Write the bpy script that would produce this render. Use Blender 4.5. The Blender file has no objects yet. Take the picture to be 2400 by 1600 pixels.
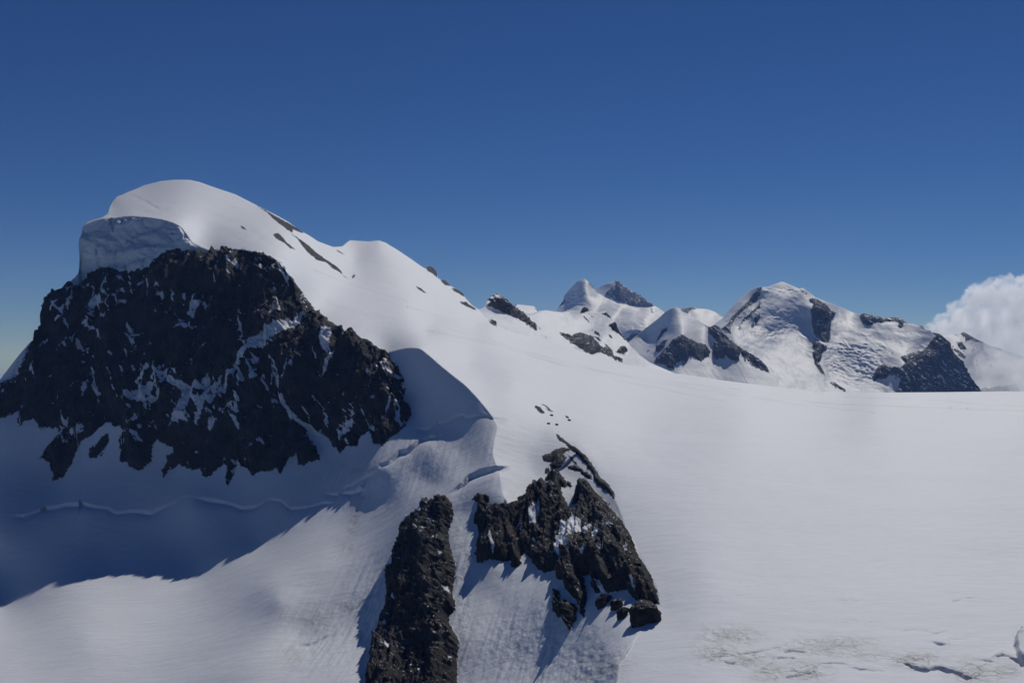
import bpy, bmesh, math, random
import numpy as np
from mathutils import Vector
from mathutils.bvhtree import BVHTree

random.seed(7)
RNG = np.random.RandomState(11)
S = bpy.context.scene
COL = S.collection

# ------------------------------------------------------------------ camera
# photograph measured in its own 2400 x 1600 pixels; 1 unit = 1 metre, camera eye at the origin
F = 2370.0                      # focal length in photograph pixels (35.5 mm on full frame)
HORIZON = 835.0                 # image row of the eye-level horizon
PITCH = math.atan((HORIZON - 800.0) / F)
cam_d = bpy.data.cameras.new('camera')
cam_d.sensor_width = 36.0
cam_d.lens = 36.0 * F / 2400.0
cam_d.clip_start = 1.0
cam_d.clip_end = 400000.0
cam = bpy.data.objects.new('camera', cam_d)
cam.rotation_euler = (math.pi / 2 + PITCH, 0, 0)
COL.objects.link(cam)
S.camera = cam

# ------------------------------------------------------------------ sky and sun
SUN_EL, SUN_AZ = 43.0, 24.0     # degrees; azimuth to the right of the viewing direction
W = bpy.data.worlds.new('World')
S.world = W
W.use_nodes = True
nt = W.node_tree
bg = nt.nodes['Background']
sky = nt.nodes.new('ShaderNodeTexSky')
sky.sky_type = 'NISHITA'
sky.sun_disc = False
sky.sun_elevation = math.radians(SUN_EL)
sky.sun_rotation = math.radians(SUN_AZ)
sky.altitude = 3880
sky.air_density = 1.0
sky.dust_density = 0.0
sky.ozone_density = 6.5
hsv = nt.nodes.new('ShaderNodeHueSaturation')
hsv.inputs['Hue'].default_value = 0.511
hsv.inputs['Saturation'].default_value = 1.17
nt.links.new(sky.outputs[0], hsv.inputs['Color'])
nt.links.new(hsv.outputs[0], bg.inputs['Color'])
bg.inputs['Strength'].default_value = 0.069
sun_d = bpy.data.lights.new('sun', 'SUN')
sun_d.energy = 4.2
sun_d.angle = math.radians(0.53)
sun_d.color = (1.0, 0.985, 0.97)
sun = bpy.data.objects.new('sun', sun_d)
e, a = math.radians(SUN_EL), math.radians(SUN_AZ)
SUNV = Vector((math.cos(e) * math.sin(a), math.cos(e) * math.cos(a), math.sin(e)))
sun.rotation_euler = SUNV.to_track_quat('Z', 'Y').to_euler()
sun.location = SUNV * 3000
COL.objects.link(sun)
S.view_settings.view_transform = 'Standard'
S.view_settings.look = 'None'
S.view_settings.exposure = -0.80
S.view_settings.gamma = 1.0
S.cycles.volume_bounces = 28
S.cycles.diffuse_bounces = 1
S.cycles.max_bounces = 32
S.cycles.use_denoising = True

# ------------------------------------------------------------------ numeric helpers
_perm = RNG.permutation(4096).astype(np.int64)
_g = RNG.normal(size=(4096, 3)); _g /= np.linalg.norm(_g, axis=1)[:, None]

def pnoise(x, y, z):
    x = np.asarray(x, float); y = np.asarray(y, float); z = np.asarray(z, float)
    xi = np.floor(x).astype(np.int64); yi = np.floor(y).astype(np.int64); zi = np.floor(z).astype(np.int64)
    xf, yf, zf = x - xi, y - yi, z - zi
    f = lambda t: t * t * t * (t * (t * 6 - 15) + 10)
    uu, vv, ww = f(xf), f(yf), f(zf)
    def gr(i, j, k):
        h = _perm[(_perm[(_perm[(xi + i) & 4095] + yi + j) & 4095] + zi + k) & 4095]
        g = _g[h]
        return g[..., 0] * (xf - i) + g[..., 1] * (yf - j) + g[..., 2] * (zf - k)
    def lerp(p, q, t): return p + (q - p) * t
    return 1.6 * lerp(lerp(lerp(gr(0,0,0), gr(1,0,0), uu), lerp(gr(0,1,0), gr(1,1,0), uu), vv),
                      lerp(lerp(gr(0,0,1), gr(1,0,1), uu), lerp(gr(0,1,1), gr(1,1,1), uu), vv), ww)

def fbm(x, y, z, o=4, gain=0.5):
    r = 0; a_ = 1.0; t = 0
    for i in range(o):
        r = r + a_ * pnoise(x * 2.03**i + 17.3 * i, y * 2.03**i - 9.1 * i, z * 2.03**i + 4.7 * i); t += a_; a_ *= gain
    return r / t * 1.5

def ridged(x, y, z, o=4, gain=0.55):
    r = 0; a_ = 1.0; t = 0
    for i in range(o):
        n = 1 - np.abs(pnoise(x * 2.07**i + 31.3 * i, y * 2.07**i - 19.1 * i, z * 2.07**i + 7.7 * i)) * 1.6
        r = r + a_ * n; t += a_; a_ *= gain
    return r / t

def smooth(e0, e1, x):
    t = np.clip((x - e0) / (e1 - e0), 0, 1)
    return t * t * (3 - 2 * t)

def rays(u, v):
    x = (np.asarray(u, float) - 1200.0) / F; z = (800.0 - np.asarray(v, float)) / F
    c, s = math.cos(PITCH), math.sin(PITCH)
    return np.stack([x, c - z * s, s + z * c], -1)

def point(u, v, Y):
    d = rays(u, v)
    return d * (np.asarray(Y, float) / d[..., 1])[..., None]

class Tps:
    """thin-plate surface of inverse distance over photograph pixels (planes stay planes)"""
    def __init__(self, pts, lam=1e-4):
        p = np.array(pts, float)
        self.c = p[:, :2] / 1000.0
        q = 1000.0 / p[:, 2]
        n = len(p)
        K = self.k(self.c[:, None, :] - self.c[None, :, :]) + lam * np.eye(n)
        P = np.c_[np.ones(n), self.c]
        A = np.zeros((n + 3, n + 3)); A[:n, :n] = K; A[:n, n:] = P; A[n:, :n] = P.T
        self.w = np.linalg.solve(A, np.r_[q, 0, 0, 0])
    @staticmethod
    def k(d):
        r2 = (d ** 2).sum(-1)
        return r2 * np.log(np.maximum(r2, 1e-12))
    def __call__(self, u, v):
        x = np.stack([u, v], -1).reshape(-1, 2) / 1000.0
        out = self.w[-3] + x @ self.w[-2:]
        for i, ci in enumerate(self.c):
            out += self.w[i] * self.k(x - ci)
        out = np.clip(out, 0.02, 10)
        return (1000.0 / out).reshape(np.shape(u))

def sdf(poly, u, v, far=-60.0):
    """signed pixel distance to a polygon, positive inside"""
    p = np.array(poly, float)
    out = np.full(u.shape, far)
    lo, hi = p.min(0) - 45, p.max(0) + 45
    m = (u > lo[0]) & (u < hi[0]) & (v > lo[1]) & (v < hi[1])
    if not m.any(): return out
    x, y = u[m], v[m]
    d = np.full(x.shape, 1e9); ins = np.zeros(x.shape, bool)
    for (ax, ay), (bx, by) in zip(p, np.roll(p, -1, 0)):
        ex, ey = bx - ax, by - ay
        t = np.clip(((x - ax) * ex + (y - ay) * ey) / max(ex * ex + ey * ey, 1e-9), 0, 1)
        d = np.minimum(d, (x - ax - t * ex) ** 2 + (y - ay - t * ey) ** 2)
        if ay != by:
            c = ((ay > y) != (by > y)) & (x < (bx - ax) * (y - ay) / (by - ay) + ax)
            ins ^= c
    d = np.sqrt(d)
    out[m] = np.where(ins, d, -d)
    return np.maximum(out, far)

def line_sd(pts, u, v, far=-60.0):
    """half width minus distance to a polyline of (u, v, half width); also the signed side"""
    p = np.array(pts, float)
    out = np.full(u.shape, far); side = np.zeros(u.shape)
    lo, hi = p[:, :2].min(0) - 50, p[:, :2].max(0) + 50
    m = (u > lo[0]) & (u < hi[0]) & (v > lo[1]) & (v < hi[1])
    if not m.any(): return out, side
    x, y = u[m], v[m]
    b = np.full(x.shape, -1e9); sg = np.zeros(x.shape)
    for (ax, ay, aw), (bx, by, bw) in zip(p[:-1], p[1:]):
        ex, ey = bx - ax, by - ay
        t = np.clip(((x - ax) * ex + (y - ay) * ey) / max(ex * ex + ey * ey, 1e-9), 0, 1)
        dd = np.sqrt((x - ax - t * ex) ** 2 + (y - ay - t * ey) ** 2)
        s_ = aw + (bw - aw) * t - dd
        k = s_ > b
        b = np.where(k, s_, b)
        sg = np.where(k, np.sign(ex * (y - ay) - ey * (x - ax)) * dd, sg)
    out[m] = np.maximum(b, far); side[m] = sg
    return out, side

def crop(ox, oy, s):
    def f(*pts): return [(ox + p[0] * s, oy + p[1] * s) + tuple(q * s for q in p[2:]) for p in pts]
    return f
C1 = crop(0, 380, 800 / 2323); C2 = crop(0, 850, 800 / 2091); C3 = crop(500, 700, 800 / 2323)
C4 = crop(800, 1050, 800 / 2281); C5 = crop(1050, 600, 600 / 2352); C6 = crop(1600, 600, 800 / 2352)
C7 = crop(1500, 1250, 900 / 2352)
D1 = crop(150, 400, 500 / 2352); D2 = crop(600, 460, 600 / 2352); D3 = crop(1600, 640, 420 / 2352)
D4 = crop(1980, 640, 420 / 2352); D5 = crop(1280, 640, 420 / 2352); D6 = crop(1700, 890, 260 / 2352)
D7 = crop(2180, 930, 150 / 2352)
E1 = crop(1200, 930, 360 / 2352); E2 = crop(1080, 1130, 480 / 2352); E3 = crop(600, 1250, 480 / 2150)
E4 = crop(1050, 1330, 480 / 2352); E5 = crop(1900, 1400, 500 / 2352); E6 = crop(780, 960, 480 / 2352)

# ------------------------------------------------------------------ materials
def nodes_of(mat):
    mat.use_nodes = True
    n = mat.node_tree
    n.nodes.clear()
    return n

def terrain_material(name, k=1.0, rock_a=(0.012, 0.011, 0.0105), rock_b=(0.10, 0.088, 0.073), snow=(0.76, 0.775, 0.80), rock_bump=0.6, snow_bump=0.13, fine=1.0, dust_at=1.415):
    """snow and rock on one terrain: attribute 'rock' (pixels inside rock outlines), 'dirt', 'ice'"""
    mat = bpy.data.materials.new(name)
    n = nodes_of(mat); N = n.nodes.new; L = n.links.new
    out = N('ShaderNodeOutputMaterial'); b = N('ShaderNodeBsdfPrincipled')
    L(b.outputs[0], out.inputs['Surface'])
    co = N('ShaderNodeTexCoord')
    def attr(nm):
        t = N('ShaderNodeAttribute'); t.attribute_name = nm; return t.outputs['Fac']
    def noise(scale, detail=6, rough=0.55, vec=None, dist=0.0):
        t = N('ShaderNodeTexNoise'); t.inputs['Scale'].default_value = scale; t.inputs['Detail'].default_value = detail
        t.inputs['Roughness'].default_value = rough; t.inputs['Distortion'].default_value = dist
        L(vec or co.outputs['Object'], t.inputs['Vector']); return t.outputs['Fac']
    def math_(op, x, y=None, clamp=False):
        t = N('ShaderNodeMath'); t.operation = op; t.use_clamp = clamp
        for i, q in enumerate((x, y)):
            if q is None: continue
            if isinstance(q, (int, float)): t.inputs[i].default_value = q
            else: L(q, t.inputs[i])
        return t.outputs[0]
    def mrange(x, a0, a1, b0=0.0, b1=1.0):
        t = N('ShaderNodeMapRange'); L(x, t.inputs[0])
        for i, q in enumerate((a0, a1, b0, b1)): t.inputs[i + 1].default_value = q
        return t.outputs[0]
    def mix(fac, x, y):
        t = N('ShaderNodeMix'); t.data_type = 'RGBA'; L(fac, t.inputs['Factor'])
        for nm, q in (('A', x), ('B', y)):
            i = [s for s in t.inputs if s.name == nm and s.type == 'RGBA'][0]
            if isinstance(q, tuple): i.default_value = q + (1,)
            else: L(q, i)
        return [s for s in t.outputs if s.type == 'RGBA'][0]
    def mapping(sc, rot=(0, 0, 0)):
        t = N('ShaderNodeMapping'); t.inputs['Scale'].default_value = sc; t.inputs['Rotation'].default_value = rot
        L(co.outputs['Object'], t.inputs['Vector']); return t.outputs[0]
    rk, dirt, ice = attr('rock'), attr('dirt'), attr('ice')
    edge = math_('MULTIPLY', math_('SUBTRACT', noise(0.5 / k, 6, 0.7), 0.5), 8.0)
    rfac = mrange(math_('ADD', rk, edge), -0.3, 0.3)
    geo = N('ShaderNodeNewGeometry'); sx = N('ShaderNodeSeparateXYZ'); L(geo.outputs['Normal'], sx.inputs[0])
    dust = math_('ADD', math_('MULTIPLY', sx.outputs['Z'], 0.55), math_('MULTIPLY', noise(0.8 / k, 6, 0.75, mapping((1, 1, 0.45), (0.2, 0.5, 0))), 1.5))
    rfac = math_('MULTIPLY', rfac, mrange(dust, dust_at, dust_at + 0.05, 1.0, 0.0))
    # rock colour
    r1 = mrange(noise(0.045 / k, 8, 0.66), 0.36, 0.72)
    r2 = mrange(noise(0.7 / k, 6, 0.75), 0.32, 0.68)
    rc = mix(r1, rock_a, rock_b)
    rc = mix(math_('MULTIPLY', r2, 0.8), rc, (0.014, 0.013, 0.012))
    rust = mrange(noise(0.02 / k, 5, 0.6, None, 1.0), 0.55, 0.72)
    rc = mix(math_('MULTIPLY', rust, 0.45), rc, (0.06, 0.042, 0.026))
    # snow colour: clean, dusted, ice
    veil = mrange(noise(0.012 / k, 6, 0.6, mapping((1, 2.2, 1), (0, 0, 0.4))), 0.45, 0.75)
    sc = mix(math_('MULTIPLY', veil, 0.35), snow, (0.72, 0.712, 0.70))
    tone = mrange(noise(0.16 / k, 8, 0.65, mapping((0.5, 1.8, 1), (0, 0, 0.15))), 0.35, 0.7)
    sc = mix(math_('MULTIPLY', tone, 0.55), sc, (0.665, 0.68, 0.705))
    v_ = N('ShaderNodeTexVoronoi'); v_.feature = 'DISTANCE_TO_EDGE'; v_.inputs['Scale'].default_value = 0.13 / k
    wv = N('ShaderNodeVectorMath'); wv.operation = 'ADD'
    nz = N('ShaderNodeTexNoise'); nz.inputs['Scale'].default_value = 0.2 / k; nz.inputs['Detail'].default_value = 5
    L(co.outputs['Object'], nz.inputs['Vector'])
    sclv = N('ShaderNodeVectorMath'); sclv.operation = 'SCALE'; sclv.inputs['Scale'].default_value = 12.0 * k
    L(nz.outputs['Color'], sclv.inputs[0]); L(mapping((1, 1.6, 1.6), (0, 0, 0.3)), wv.inputs[0]); L(sclv.outputs[0], wv.inputs[1])
    L(wv.outputs[0], v_.inputs['Vector'])
    vein = mrange(v_.outputs['Distance'], 0.0, 0.09, 1.0, 0.0)
    blot = mrange(noise(0.11 / k, 7, 0.68), 0.42, 0.66)
    dfac = math_('MULTIPLY', dirt, math_('MAXIMUM', math_('MULTIPLY', vein, 0.75), math_('MULTIPLY', blot, 0.5)), True)
    sc = mix(dfac, sc, (0.20, 0.18, 0.155))
    sc = mix(math_('MULTIPLY', dirt, 0.22, True), sc, (0.5, 0.44, 0.38))
    sc = mix(math_('MULTIPLY', attr('track'), 0.42, True), sc, (0.5, 0.52, 0.55))
    iband = mrange(noise(0.07, 6, 0.6, mapping((0.5, 0.5, 2.2), (0.25, 0.2, 0))), 0.3, 0.7)
    icol = mix(iband, (0.46, 0.54, 0.60), (0.74, 0.77, 0.78))
    sc = mix(math_('MULTIPLY', ice, 1.0, True), sc, icol)
    L(mix(rfac, sc, rc), b.inputs['Base Color'])
    L(mrange(rfac, 0, 1, 0.62, 0.88), b.inputs['Roughness'])
    b.inputs['Specular IOR Level'].default_value = 0.2
    # relief: wind ripples and sun cups on the snow, crags on the rock
    sh = math_('ADD', math_('MULTIPLY', noise(0.09 / k, 5, 0.5, mapping((0.6, 1.7, 1), (0, 0, 0.25))), 1.0),
               math_('MULTIPLY', noise(0.55 / k, 4, 0.6, mapping((0.7, 1.5, 1), (0, 0, 0.2))), 0.22 * fine))
    rough_s = attr('flute')
    sh = math_('ADD', sh, math_('MULTIPLY', math_('MULTIPLY', noise(0.33 / k, 5, 0.7), rough_s), 1.4))
    sh = math_('SUBTRACT', sh, math_('MULTIPLY', dfac, 0.6))
    vr = N('ShaderNodeTexVoronoi'); vr.inputs['Scale'].default_value = 0.42 / k; L(mapping((1, 1, 0.55), (0.3, 0.2, 0)), vr.inputs['Vector'])
    rh = math_('ADD', noise(0.16 / k, 10, 0.72, mapping((1, 1, 0.6), (0.3, 0.15, 0))), math_('MULTIPLY', vr.outputs['Distance'], 0.45))
    bs = N('ShaderNodeBump'); bs.inputs['Distance'].default_value = snow_bump * 8 * k; bs.inputs['Strength'].default_value = 0.5
    L(sh, bs.inputs['Height'])
    br = N('ShaderNodeBump'); br.inputs['Distance'].default_value = rock_bump * 3 * k; br.inputs['Strength'].default_value = 1.0
    L(rh, br.inputs['Height'])
    mn = N('ShaderNodeMix'); mn.data_type = 'VECTOR'; L(rfac, mn.inputs['Factor'])
    va = [s for s in mn.inputs if s.type == 'VECTOR' and s.name in 'AB']
    L(bs.outputs[0], va[0]); L(br.outputs[0], va[1])
    L([s for s in mn.outputs if s.type == 'VECTOR'][0], b.inputs['Normal'])
    return mat

MAT_NEAR = terrain_material('snow_and_rock_near')
MAT_FAR = terrain_material('snow_and_rock_far', k=4.5, rock_bump=0.5, snow_bump=0.05, dust_at=1.36)

def plain(name, col, rough=0.8):
    m = bpy.data.materials.new(name)
    n = nodes_of(m)
    o = n.nodes.new('ShaderNodeOutputMaterial'); b = n.nodes.new('ShaderNodeBsdfPrincipled')
    t = n.nodes.new('ShaderNodeTexNoise'); t.inputs['Scale'].default_value = 9
    r = n.nodes.new('ShaderNodeMix'); r.data_type = 'RGBA'
    ia, ib = [s for s in r.inputs if s.type == 'RGBA']
    ia.default_value = tuple(c * 0.8 for c in col) + (1,); ib.default_value = tuple(min(c * 1.2, 1) for c in col) + (1,)
    n.links.new(t.outputs['Fac'], r.inputs['Factor'])
    n.links.new([s for s in r.outputs if s.type == 'RGBA'][0], b.inputs['Base Color'])
    b.inputs['Roughness'].default_value = rough
    n.links.new(b.outputs[0], o.inputs['Surface'])
    return m

# ------------------------------------------------------------------ mesh helpers
def mesh_from(name, co, quads, attrs, mat):
    me = bpy.data.meshes.new(name)
    me.vertices.add(len(co)); me.vertices.foreach_set('co', np.ascontiguousarray(co, np.float32).ravel())
    nq = len(quads); w = quads.shape[1]
    me.loops.add(nq * w); me.loops.foreach_set('vertex_index', quads.astype(np.int32).ravel())
    me.polygons.add(nq)
    me.polygons.foreach_set('loop_start', np.arange(0, nq * w, w, dtype=np.int32))
    me.polygons.foreach_set('loop_total', np.full(nq, w, np.int32))
    me.polygons.foreach_set('use_smooth', np.ones(nq, bool))
    me.update(calc_edges=True)
    for k, arr in attrs.items():
        at = me.attributes.new(k, 'FLOAT', 'POINT'); at.data.foreach_set('value', np.ascontiguousarray(arr, np.float32))
    me.materials.append(mat)
    return me

def add(name, me, parent=None, label=None, category=None, group=None, kind=None):
    o = bpy.data.objects.new(name, me)
    COL.objects.link(o)
    if parent: o.parent = parent
    for k, q in (('label', label), ('category', category), ('group', group), ('kind', kind)):
        if q: o[k] = q
    return o

def grid_quads(nr, nc):
    i = np.arange(nr * nc).reshape(nr, nc)
    return np.stack([i[:-1, :-1], i[1:, :-1], i[1:, 1:], i[:-1, 1:]], -1).reshape(-1, 4)

def sub_mesh(name, P, quads, attrs, mat):
    ids, inv = np.unique(quads, return_inverse=True)
    return mesh_from(name, P[ids], inv.reshape(quads.shape), {k: q[ids] for k, q in attrs.items()}, mat)

def grid_normals(P):
    du = np.gradient(P, axis=1); dv = np.gradient(P, axis=0)
    n = np.cross(dv, du)
    n /= np.maximum(np.linalg.norm(n, axis=-1, keepdims=True), 1e-9)
    n *= np.where((n * P).sum(-1, keepdims=True) > 0, -1, 1)   # towards the camera side
    return n

def blur(a_, r):
    for ax in (0, 1):
        for _ in range(2):
            k = 2 * r + 1
            p = np.pad(a_, [(r + 1, r) if i == ax else (0, 0) for i in range(a_.ndim)], mode='edge')
            c = np.cumsum(p, axis=ax)
            a_ = (np.take(c, range(k, c.shape[ax]), ax) - np.take(c, range(0, c.shape[ax] - k), ax)) / k
    return a_

# ================================================================== the near mountain and its glacier
SKY_NEAR = ([(-420, 1180), (-250, 1075), (-100, 962)] +
    C1((0,1478),(60,1400),(130,1310),(200,1230),(275,1160),(283,1110),(300,1030),(315,960),(345,905),(410,865),(470,820),(518,770),(536,742),(541,640),(549,520),(562,440),(592,405),(690,375),(735,350),(750,300),(770,265),(800,232),(850,212),(900,190),(975,158),(1090,130),(1180,120),(1290,120),(1350,133),(1440,165),(1600,220),(1740,290),(1860,350),(1960,405),(2060,475)) +
    D2((480,355),(570,415),(640,440),(710,465),(790,460),(820,435),(860,405),(950,410),(1040,415),(1130,405),(1190,425),(1280,480),(1400,560),(1500,630),(1560,668),(1566,650),(1600,642),(1640,668),(1661,708),(1664,748),(1700,768),(1740,768),(1785,822),(1850,858),(1900,888),(1925,935),(1985,1000),(2040,1035)) +
    C5((290,500),(350,570),(450,640),(560,690),(800,750),(1110,830),(1330,910),(1500,960),(1640,1000),(1860,1030),(2090,1080)) +
    C6((0,815),(300,855),(600,895),(880,928),(1130,940),(1500,940),(1800,937),(2352,930)) + [(2600, 917), (2860, 920)])
SKY_NEAR = np.array(SKY_NEAR)
SKY_NEAR[:, 0] = np.maximum.accumulate(SKY_NEAR[:, 0] + np.arange(len(SKY_NEAR)) * 1e-4)

crest = [(194,531,1425),(240,512,1425),(300,506,1425),(370,512,1415),(424,531,1405),(451,568,1392),(496,588,1380),(527,583,1375),(600,590,1350),(650,612,1330),
         (685,655,1305),(706,700,1285),(735,738,1265),(800,772,1220),(850,797,1190),(910,826,1150),(945,815,1135),(985,815,1110),(1030,853,1060),(1085,898,1005),(1130,946,955),(1160,985,920),
         (1166,993,912),(1157,1030,880),(1154,1061,855),(1171,1103,825),(1183,1165,785)]
b2edge = [(1235,1163,795),(1300,1110,840),(1301,1012,925),(1358,1055,855),(1396,1100,805),(1440,1169,735),(1466,1236,682),(1498,1295,635),(1536,1365,585),(1548,1420,555),(1500,1475,528),(1450,1555,485),(1420,1700,420),(1400,1950,350)]
def plateau(v):
    '''distance of the even glacier slope seen at image row v'''
    yy = np.linspace(320, 1520, 4000); dd = 1520 - yy
    zz = -52.6 - 0.01 * dd - 6.4e-5 * dd * dd
    return float(np.interp(-(v - HORIZON) / F, (zz / yy), yy))
b2edge = [(u, v, y if u < 1300 else y + (1.02 * plateau(v) - y) * min(1, (u - 1300) / 240)) if v < 1430 else (u, v, 1.02 * plateau(v)) for u, v, y in b2edge]
ptsA = crest + b2edge + [(u, v, plateau(v)) for v in (957, 1000, 1100, 1300, 1450, 1600, 1950) for u in (1750, 2050, 2400, 2860)] + [(1640, v, plateau(v)) for v in (1350, 1500, 1600)] + [
    (432,421,2250),(330,440,2120),(270,470,1800),(262,478,1760),(600,483,2080),(740,571,1880),(790,640,1680),
    (816,563,2250),(888,564,2350),(830,610,2000),(950,600,2300),(1000,640,2200),(960,680,1780),(1100,710,2050),(1125,735,2000),(955,717,1560),(1000,780,1360),
    (1240,795,1850),(1150,780,1650),(1400,842,1780),(1600,880,1680),(1800,907,1580),(1980,920,1520),(2400,917,1520),(2860,920,1520),(1400,880,1450),(1100,850,1200),(1200,900,1090),(1300,950,1050),
    (1500,1000,1030),(1500,1100,815),(1250,1120,832)]
ptsW = crest + b2edge + [
    (186,640,1392),(275,640,1380),(361,618,1368),(389,590,1374),(186,580,1405),(300,570,1400),(240,580,1402),
    (300,700,1338),(120,700,1345),(105,750,1335),(95,790,1325),(0,890,1290),(-200,1040,1260),(-420,1180,1230),(60,830,1300),(300,850,1265),(550,750,1270),(450,700,1310),(640,720,1270),(550,850,1225),(720,850,1190),(850,900,1120),(780,950,1130),
    (0,985,1225),(130,1130,1165),(260,1100,1165),(400,1100,1160),(560,1130,1110),(700,1080,1100),(800,1050,1075),(870,1060,1000),(960,975,1045),(300,980,1205),(550,1000,1160),(925,900,1105),
    (950,1000,1018),(1000,960,1025),(1000,1010,985),(1080,1000,950),(1000,1045,945),(900,1100,942),(1080,1060,900),(1000,1130,885),(900,1180,898),(800,1190,945),(800,1130,995),(700,1190,1000),(600,1190,1060),(450,1185,1085),(200,1195,1105),(0,1250,1070),
    (600,1260,992),(450,1330,982),(250,1330,1008),(0,1410,985),(750,1320,832),(650,1400,778),(700,1480,738),(450,1480,785),(200,1500,792),(300,1600,702),(0,1600,722),(600,1600,658),(720,1600,648),(860,1500,702),(820,1600,635),(-420,1400,985),(-420,1600,742),(-420,1950,610),(300,1950,560),(900,1950,480),
    (900,1350,775),(950,1230,825),(1060,1120,845),(1070,1200,790),(1080,1350,705),(1085,1500,630),(1090,1600,590),(1100,1950,440),
    (1150,1400,670),(1250,1500,595),(1250,1600,550),(1400,1550,500),(1380,1600,485),(960,1400,715),(960,1600,615),(1030,1175,810),
    (1130,1200,780),(1200,1300,715),(1150,1320,705),(1350,1300,672),(1400,1200,735),(1300,1150,790),(1300,1200,757),(1300,1420,612),(1450,1400,562),(1450,1300,622),(1370,1180,757)]
FA, FW = Tps(ptsA, 4e-4), Tps(ptsW)

u_in = np.arange(-6, 2407, 2.34)
u_cols = np.r_[np.linspace(-420, -8, 60), u_in, np.linspace(2410, 2860, 60)]
NR = 560
t_rows = np.linspace(0, 1, NR) ** 1.03
vs = np.interp(u_cols, SKY_NEAR[:, 0], SKY_NEAR[:, 1])
vb = np.where(u_cols < 3000, 1660.0, 1660.0)
U = np.broadcast_to(u_cols, (NR, len(u_cols))).copy()
V = vs[None] + (vb - vs)[None] * t_rows[:, None]

polyA = [(194, 300), (194, 531)] + [c[:2] for c in crest] + [(1187,1182)] + [c[:2] for c in b2edge if c[1] != 1012] + [(3000, 1950), (3000, 300)]
mA = smooth(-1.3, 1.3, sdf(polyA, U, V, -50.0))
Y = 1.0 / (mA / FA(U, V) + (1 - mA) / FW(U, V))
P = point(U, V, Y)
n0 = grid_normals(blur(P, 3))
X_, Y_, Z_ = P[..., 0], P[..., 1], P[..., 2]

# --- ragged pixel coordinates for outlines
du = 4.6 * fbm(X_ / 8, Y_ / 8, Z_ / 8, 4, 0.7); dv = 4.6 * fbm(X_ / 8 + 50, Y_ / 8, Z_ / 8, 4, 0.7)
tooth = fbm(X_ / 7 + 9, Y_ / 40, Z_ / 60, 3, 0.6)
hf = 2.6 * fbm(X_ / 2.3 + 5, Y_ / 2.3, Z_ / 3.2, 3, 0.7)
UU, VV = U + du + hf, V + dv + 7 * tooth + hf

WALL = (C1((-1200,2350),(-300,1750),(0,1530),(60,1450),(150,1330),(215,1215),(272,1150),(278,1100),(295,1030),(310,955),(340,900),(405,860),(470,818),(530,850),(600,775),(650,742),(690,705),(720,720),(780,722),(810,750),(900,735),(1010,715),(1050,660),(1090,630),(1130,600),(1190,595),(1300,605),(1380,612),(1440,608),(1500,600),(1530,588),(1680,603),(1790,612),(1880,660),(1920,710),(1985,790),(2040,860),(2075,915),(2100,950),(2150,1000),(2230,1065),(2323,1132)) +
        C3((1000,266),(1100,318),(1190,365),(1215,420),(1260,470),(1290,520),(1310,600),(1290,680),(1340,730),(1350,790),(1320,840),(1280,890),(1230,940),(1180,965),(1160,990),(1090,980),(1060,905),(1000,930),(980,1000),(910,1010),(865,1050),(830,1020),(800,970),(770,930),(730,930),(690,930),(640,890),(640,920),(700,1010),(735,1095)) +
        C2((1900,605),(1830,635),(1815,560),(1760,600),(1720,685),(1690,640),(1640,665),(1540,690),(1520,650),(1470,640),(1460,590),(1430,680),(1405,740),(1380,735),(1390,640),(1370,610),(1320,660),(1270,705),(1240,690),(1230,655),(1150,650),(1100,630),(1030,660),(1000,700),(990,660),(1060,560),(1060,520),(960,475),(930,500),(930,600),(860,660),(790,640),(775,600),(730,600),(740,520),(720,470),(760,410),(650,360),(600,400),(540,460),(490,490),(460,570),(400,690),(360,725),(310,725),(330,690),(300,610),(240,580),(280,520),(380,400),(300,395),(240,390),(200,340),(120,380),(100,360),(120,290),(0,345),(-600,700),(-1100,1000)))
ISLE = C2((660,435),(670,470),(620,560),(550,590),(540,560),(580,490))
ICE = C1((562,440),(600,470),(660,465),(690,385),(760,372),(870,366),(1000,371),(1100,386),(1180,406),(1230,441),(1265,500),(1310,545),(1360,590),(1300,612),(1190,605),(1130,610),(1090,640),(1050,670),(1010,725),(900,745),(810,760),(780,735),(690,715),(650,750),(600,780),(500,840),(470,810),(520,765),(530,742),(530,640),(540,520))
B1 = C4((715,330),(740,380),(750,440),(730,520),(715,600),(735,670),(760,760),(770,830),(755,880),(740,960),(760,1010),(765,1080),(720,1120),(730,1190),(780,1270),(790,1310),(770,1400),(780,1480),(770,1700),(800,2000),(150,2000),(165,1700),(160,1568),(190,1500),(185,1360),(215,1300),(260,1270),(270,1150),(290,1060),(300,920),(320,850),(360,800),(375,700),(400,620),(410,550),(460,500),(500,470),(530,420),(590,370),(650,345))
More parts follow.
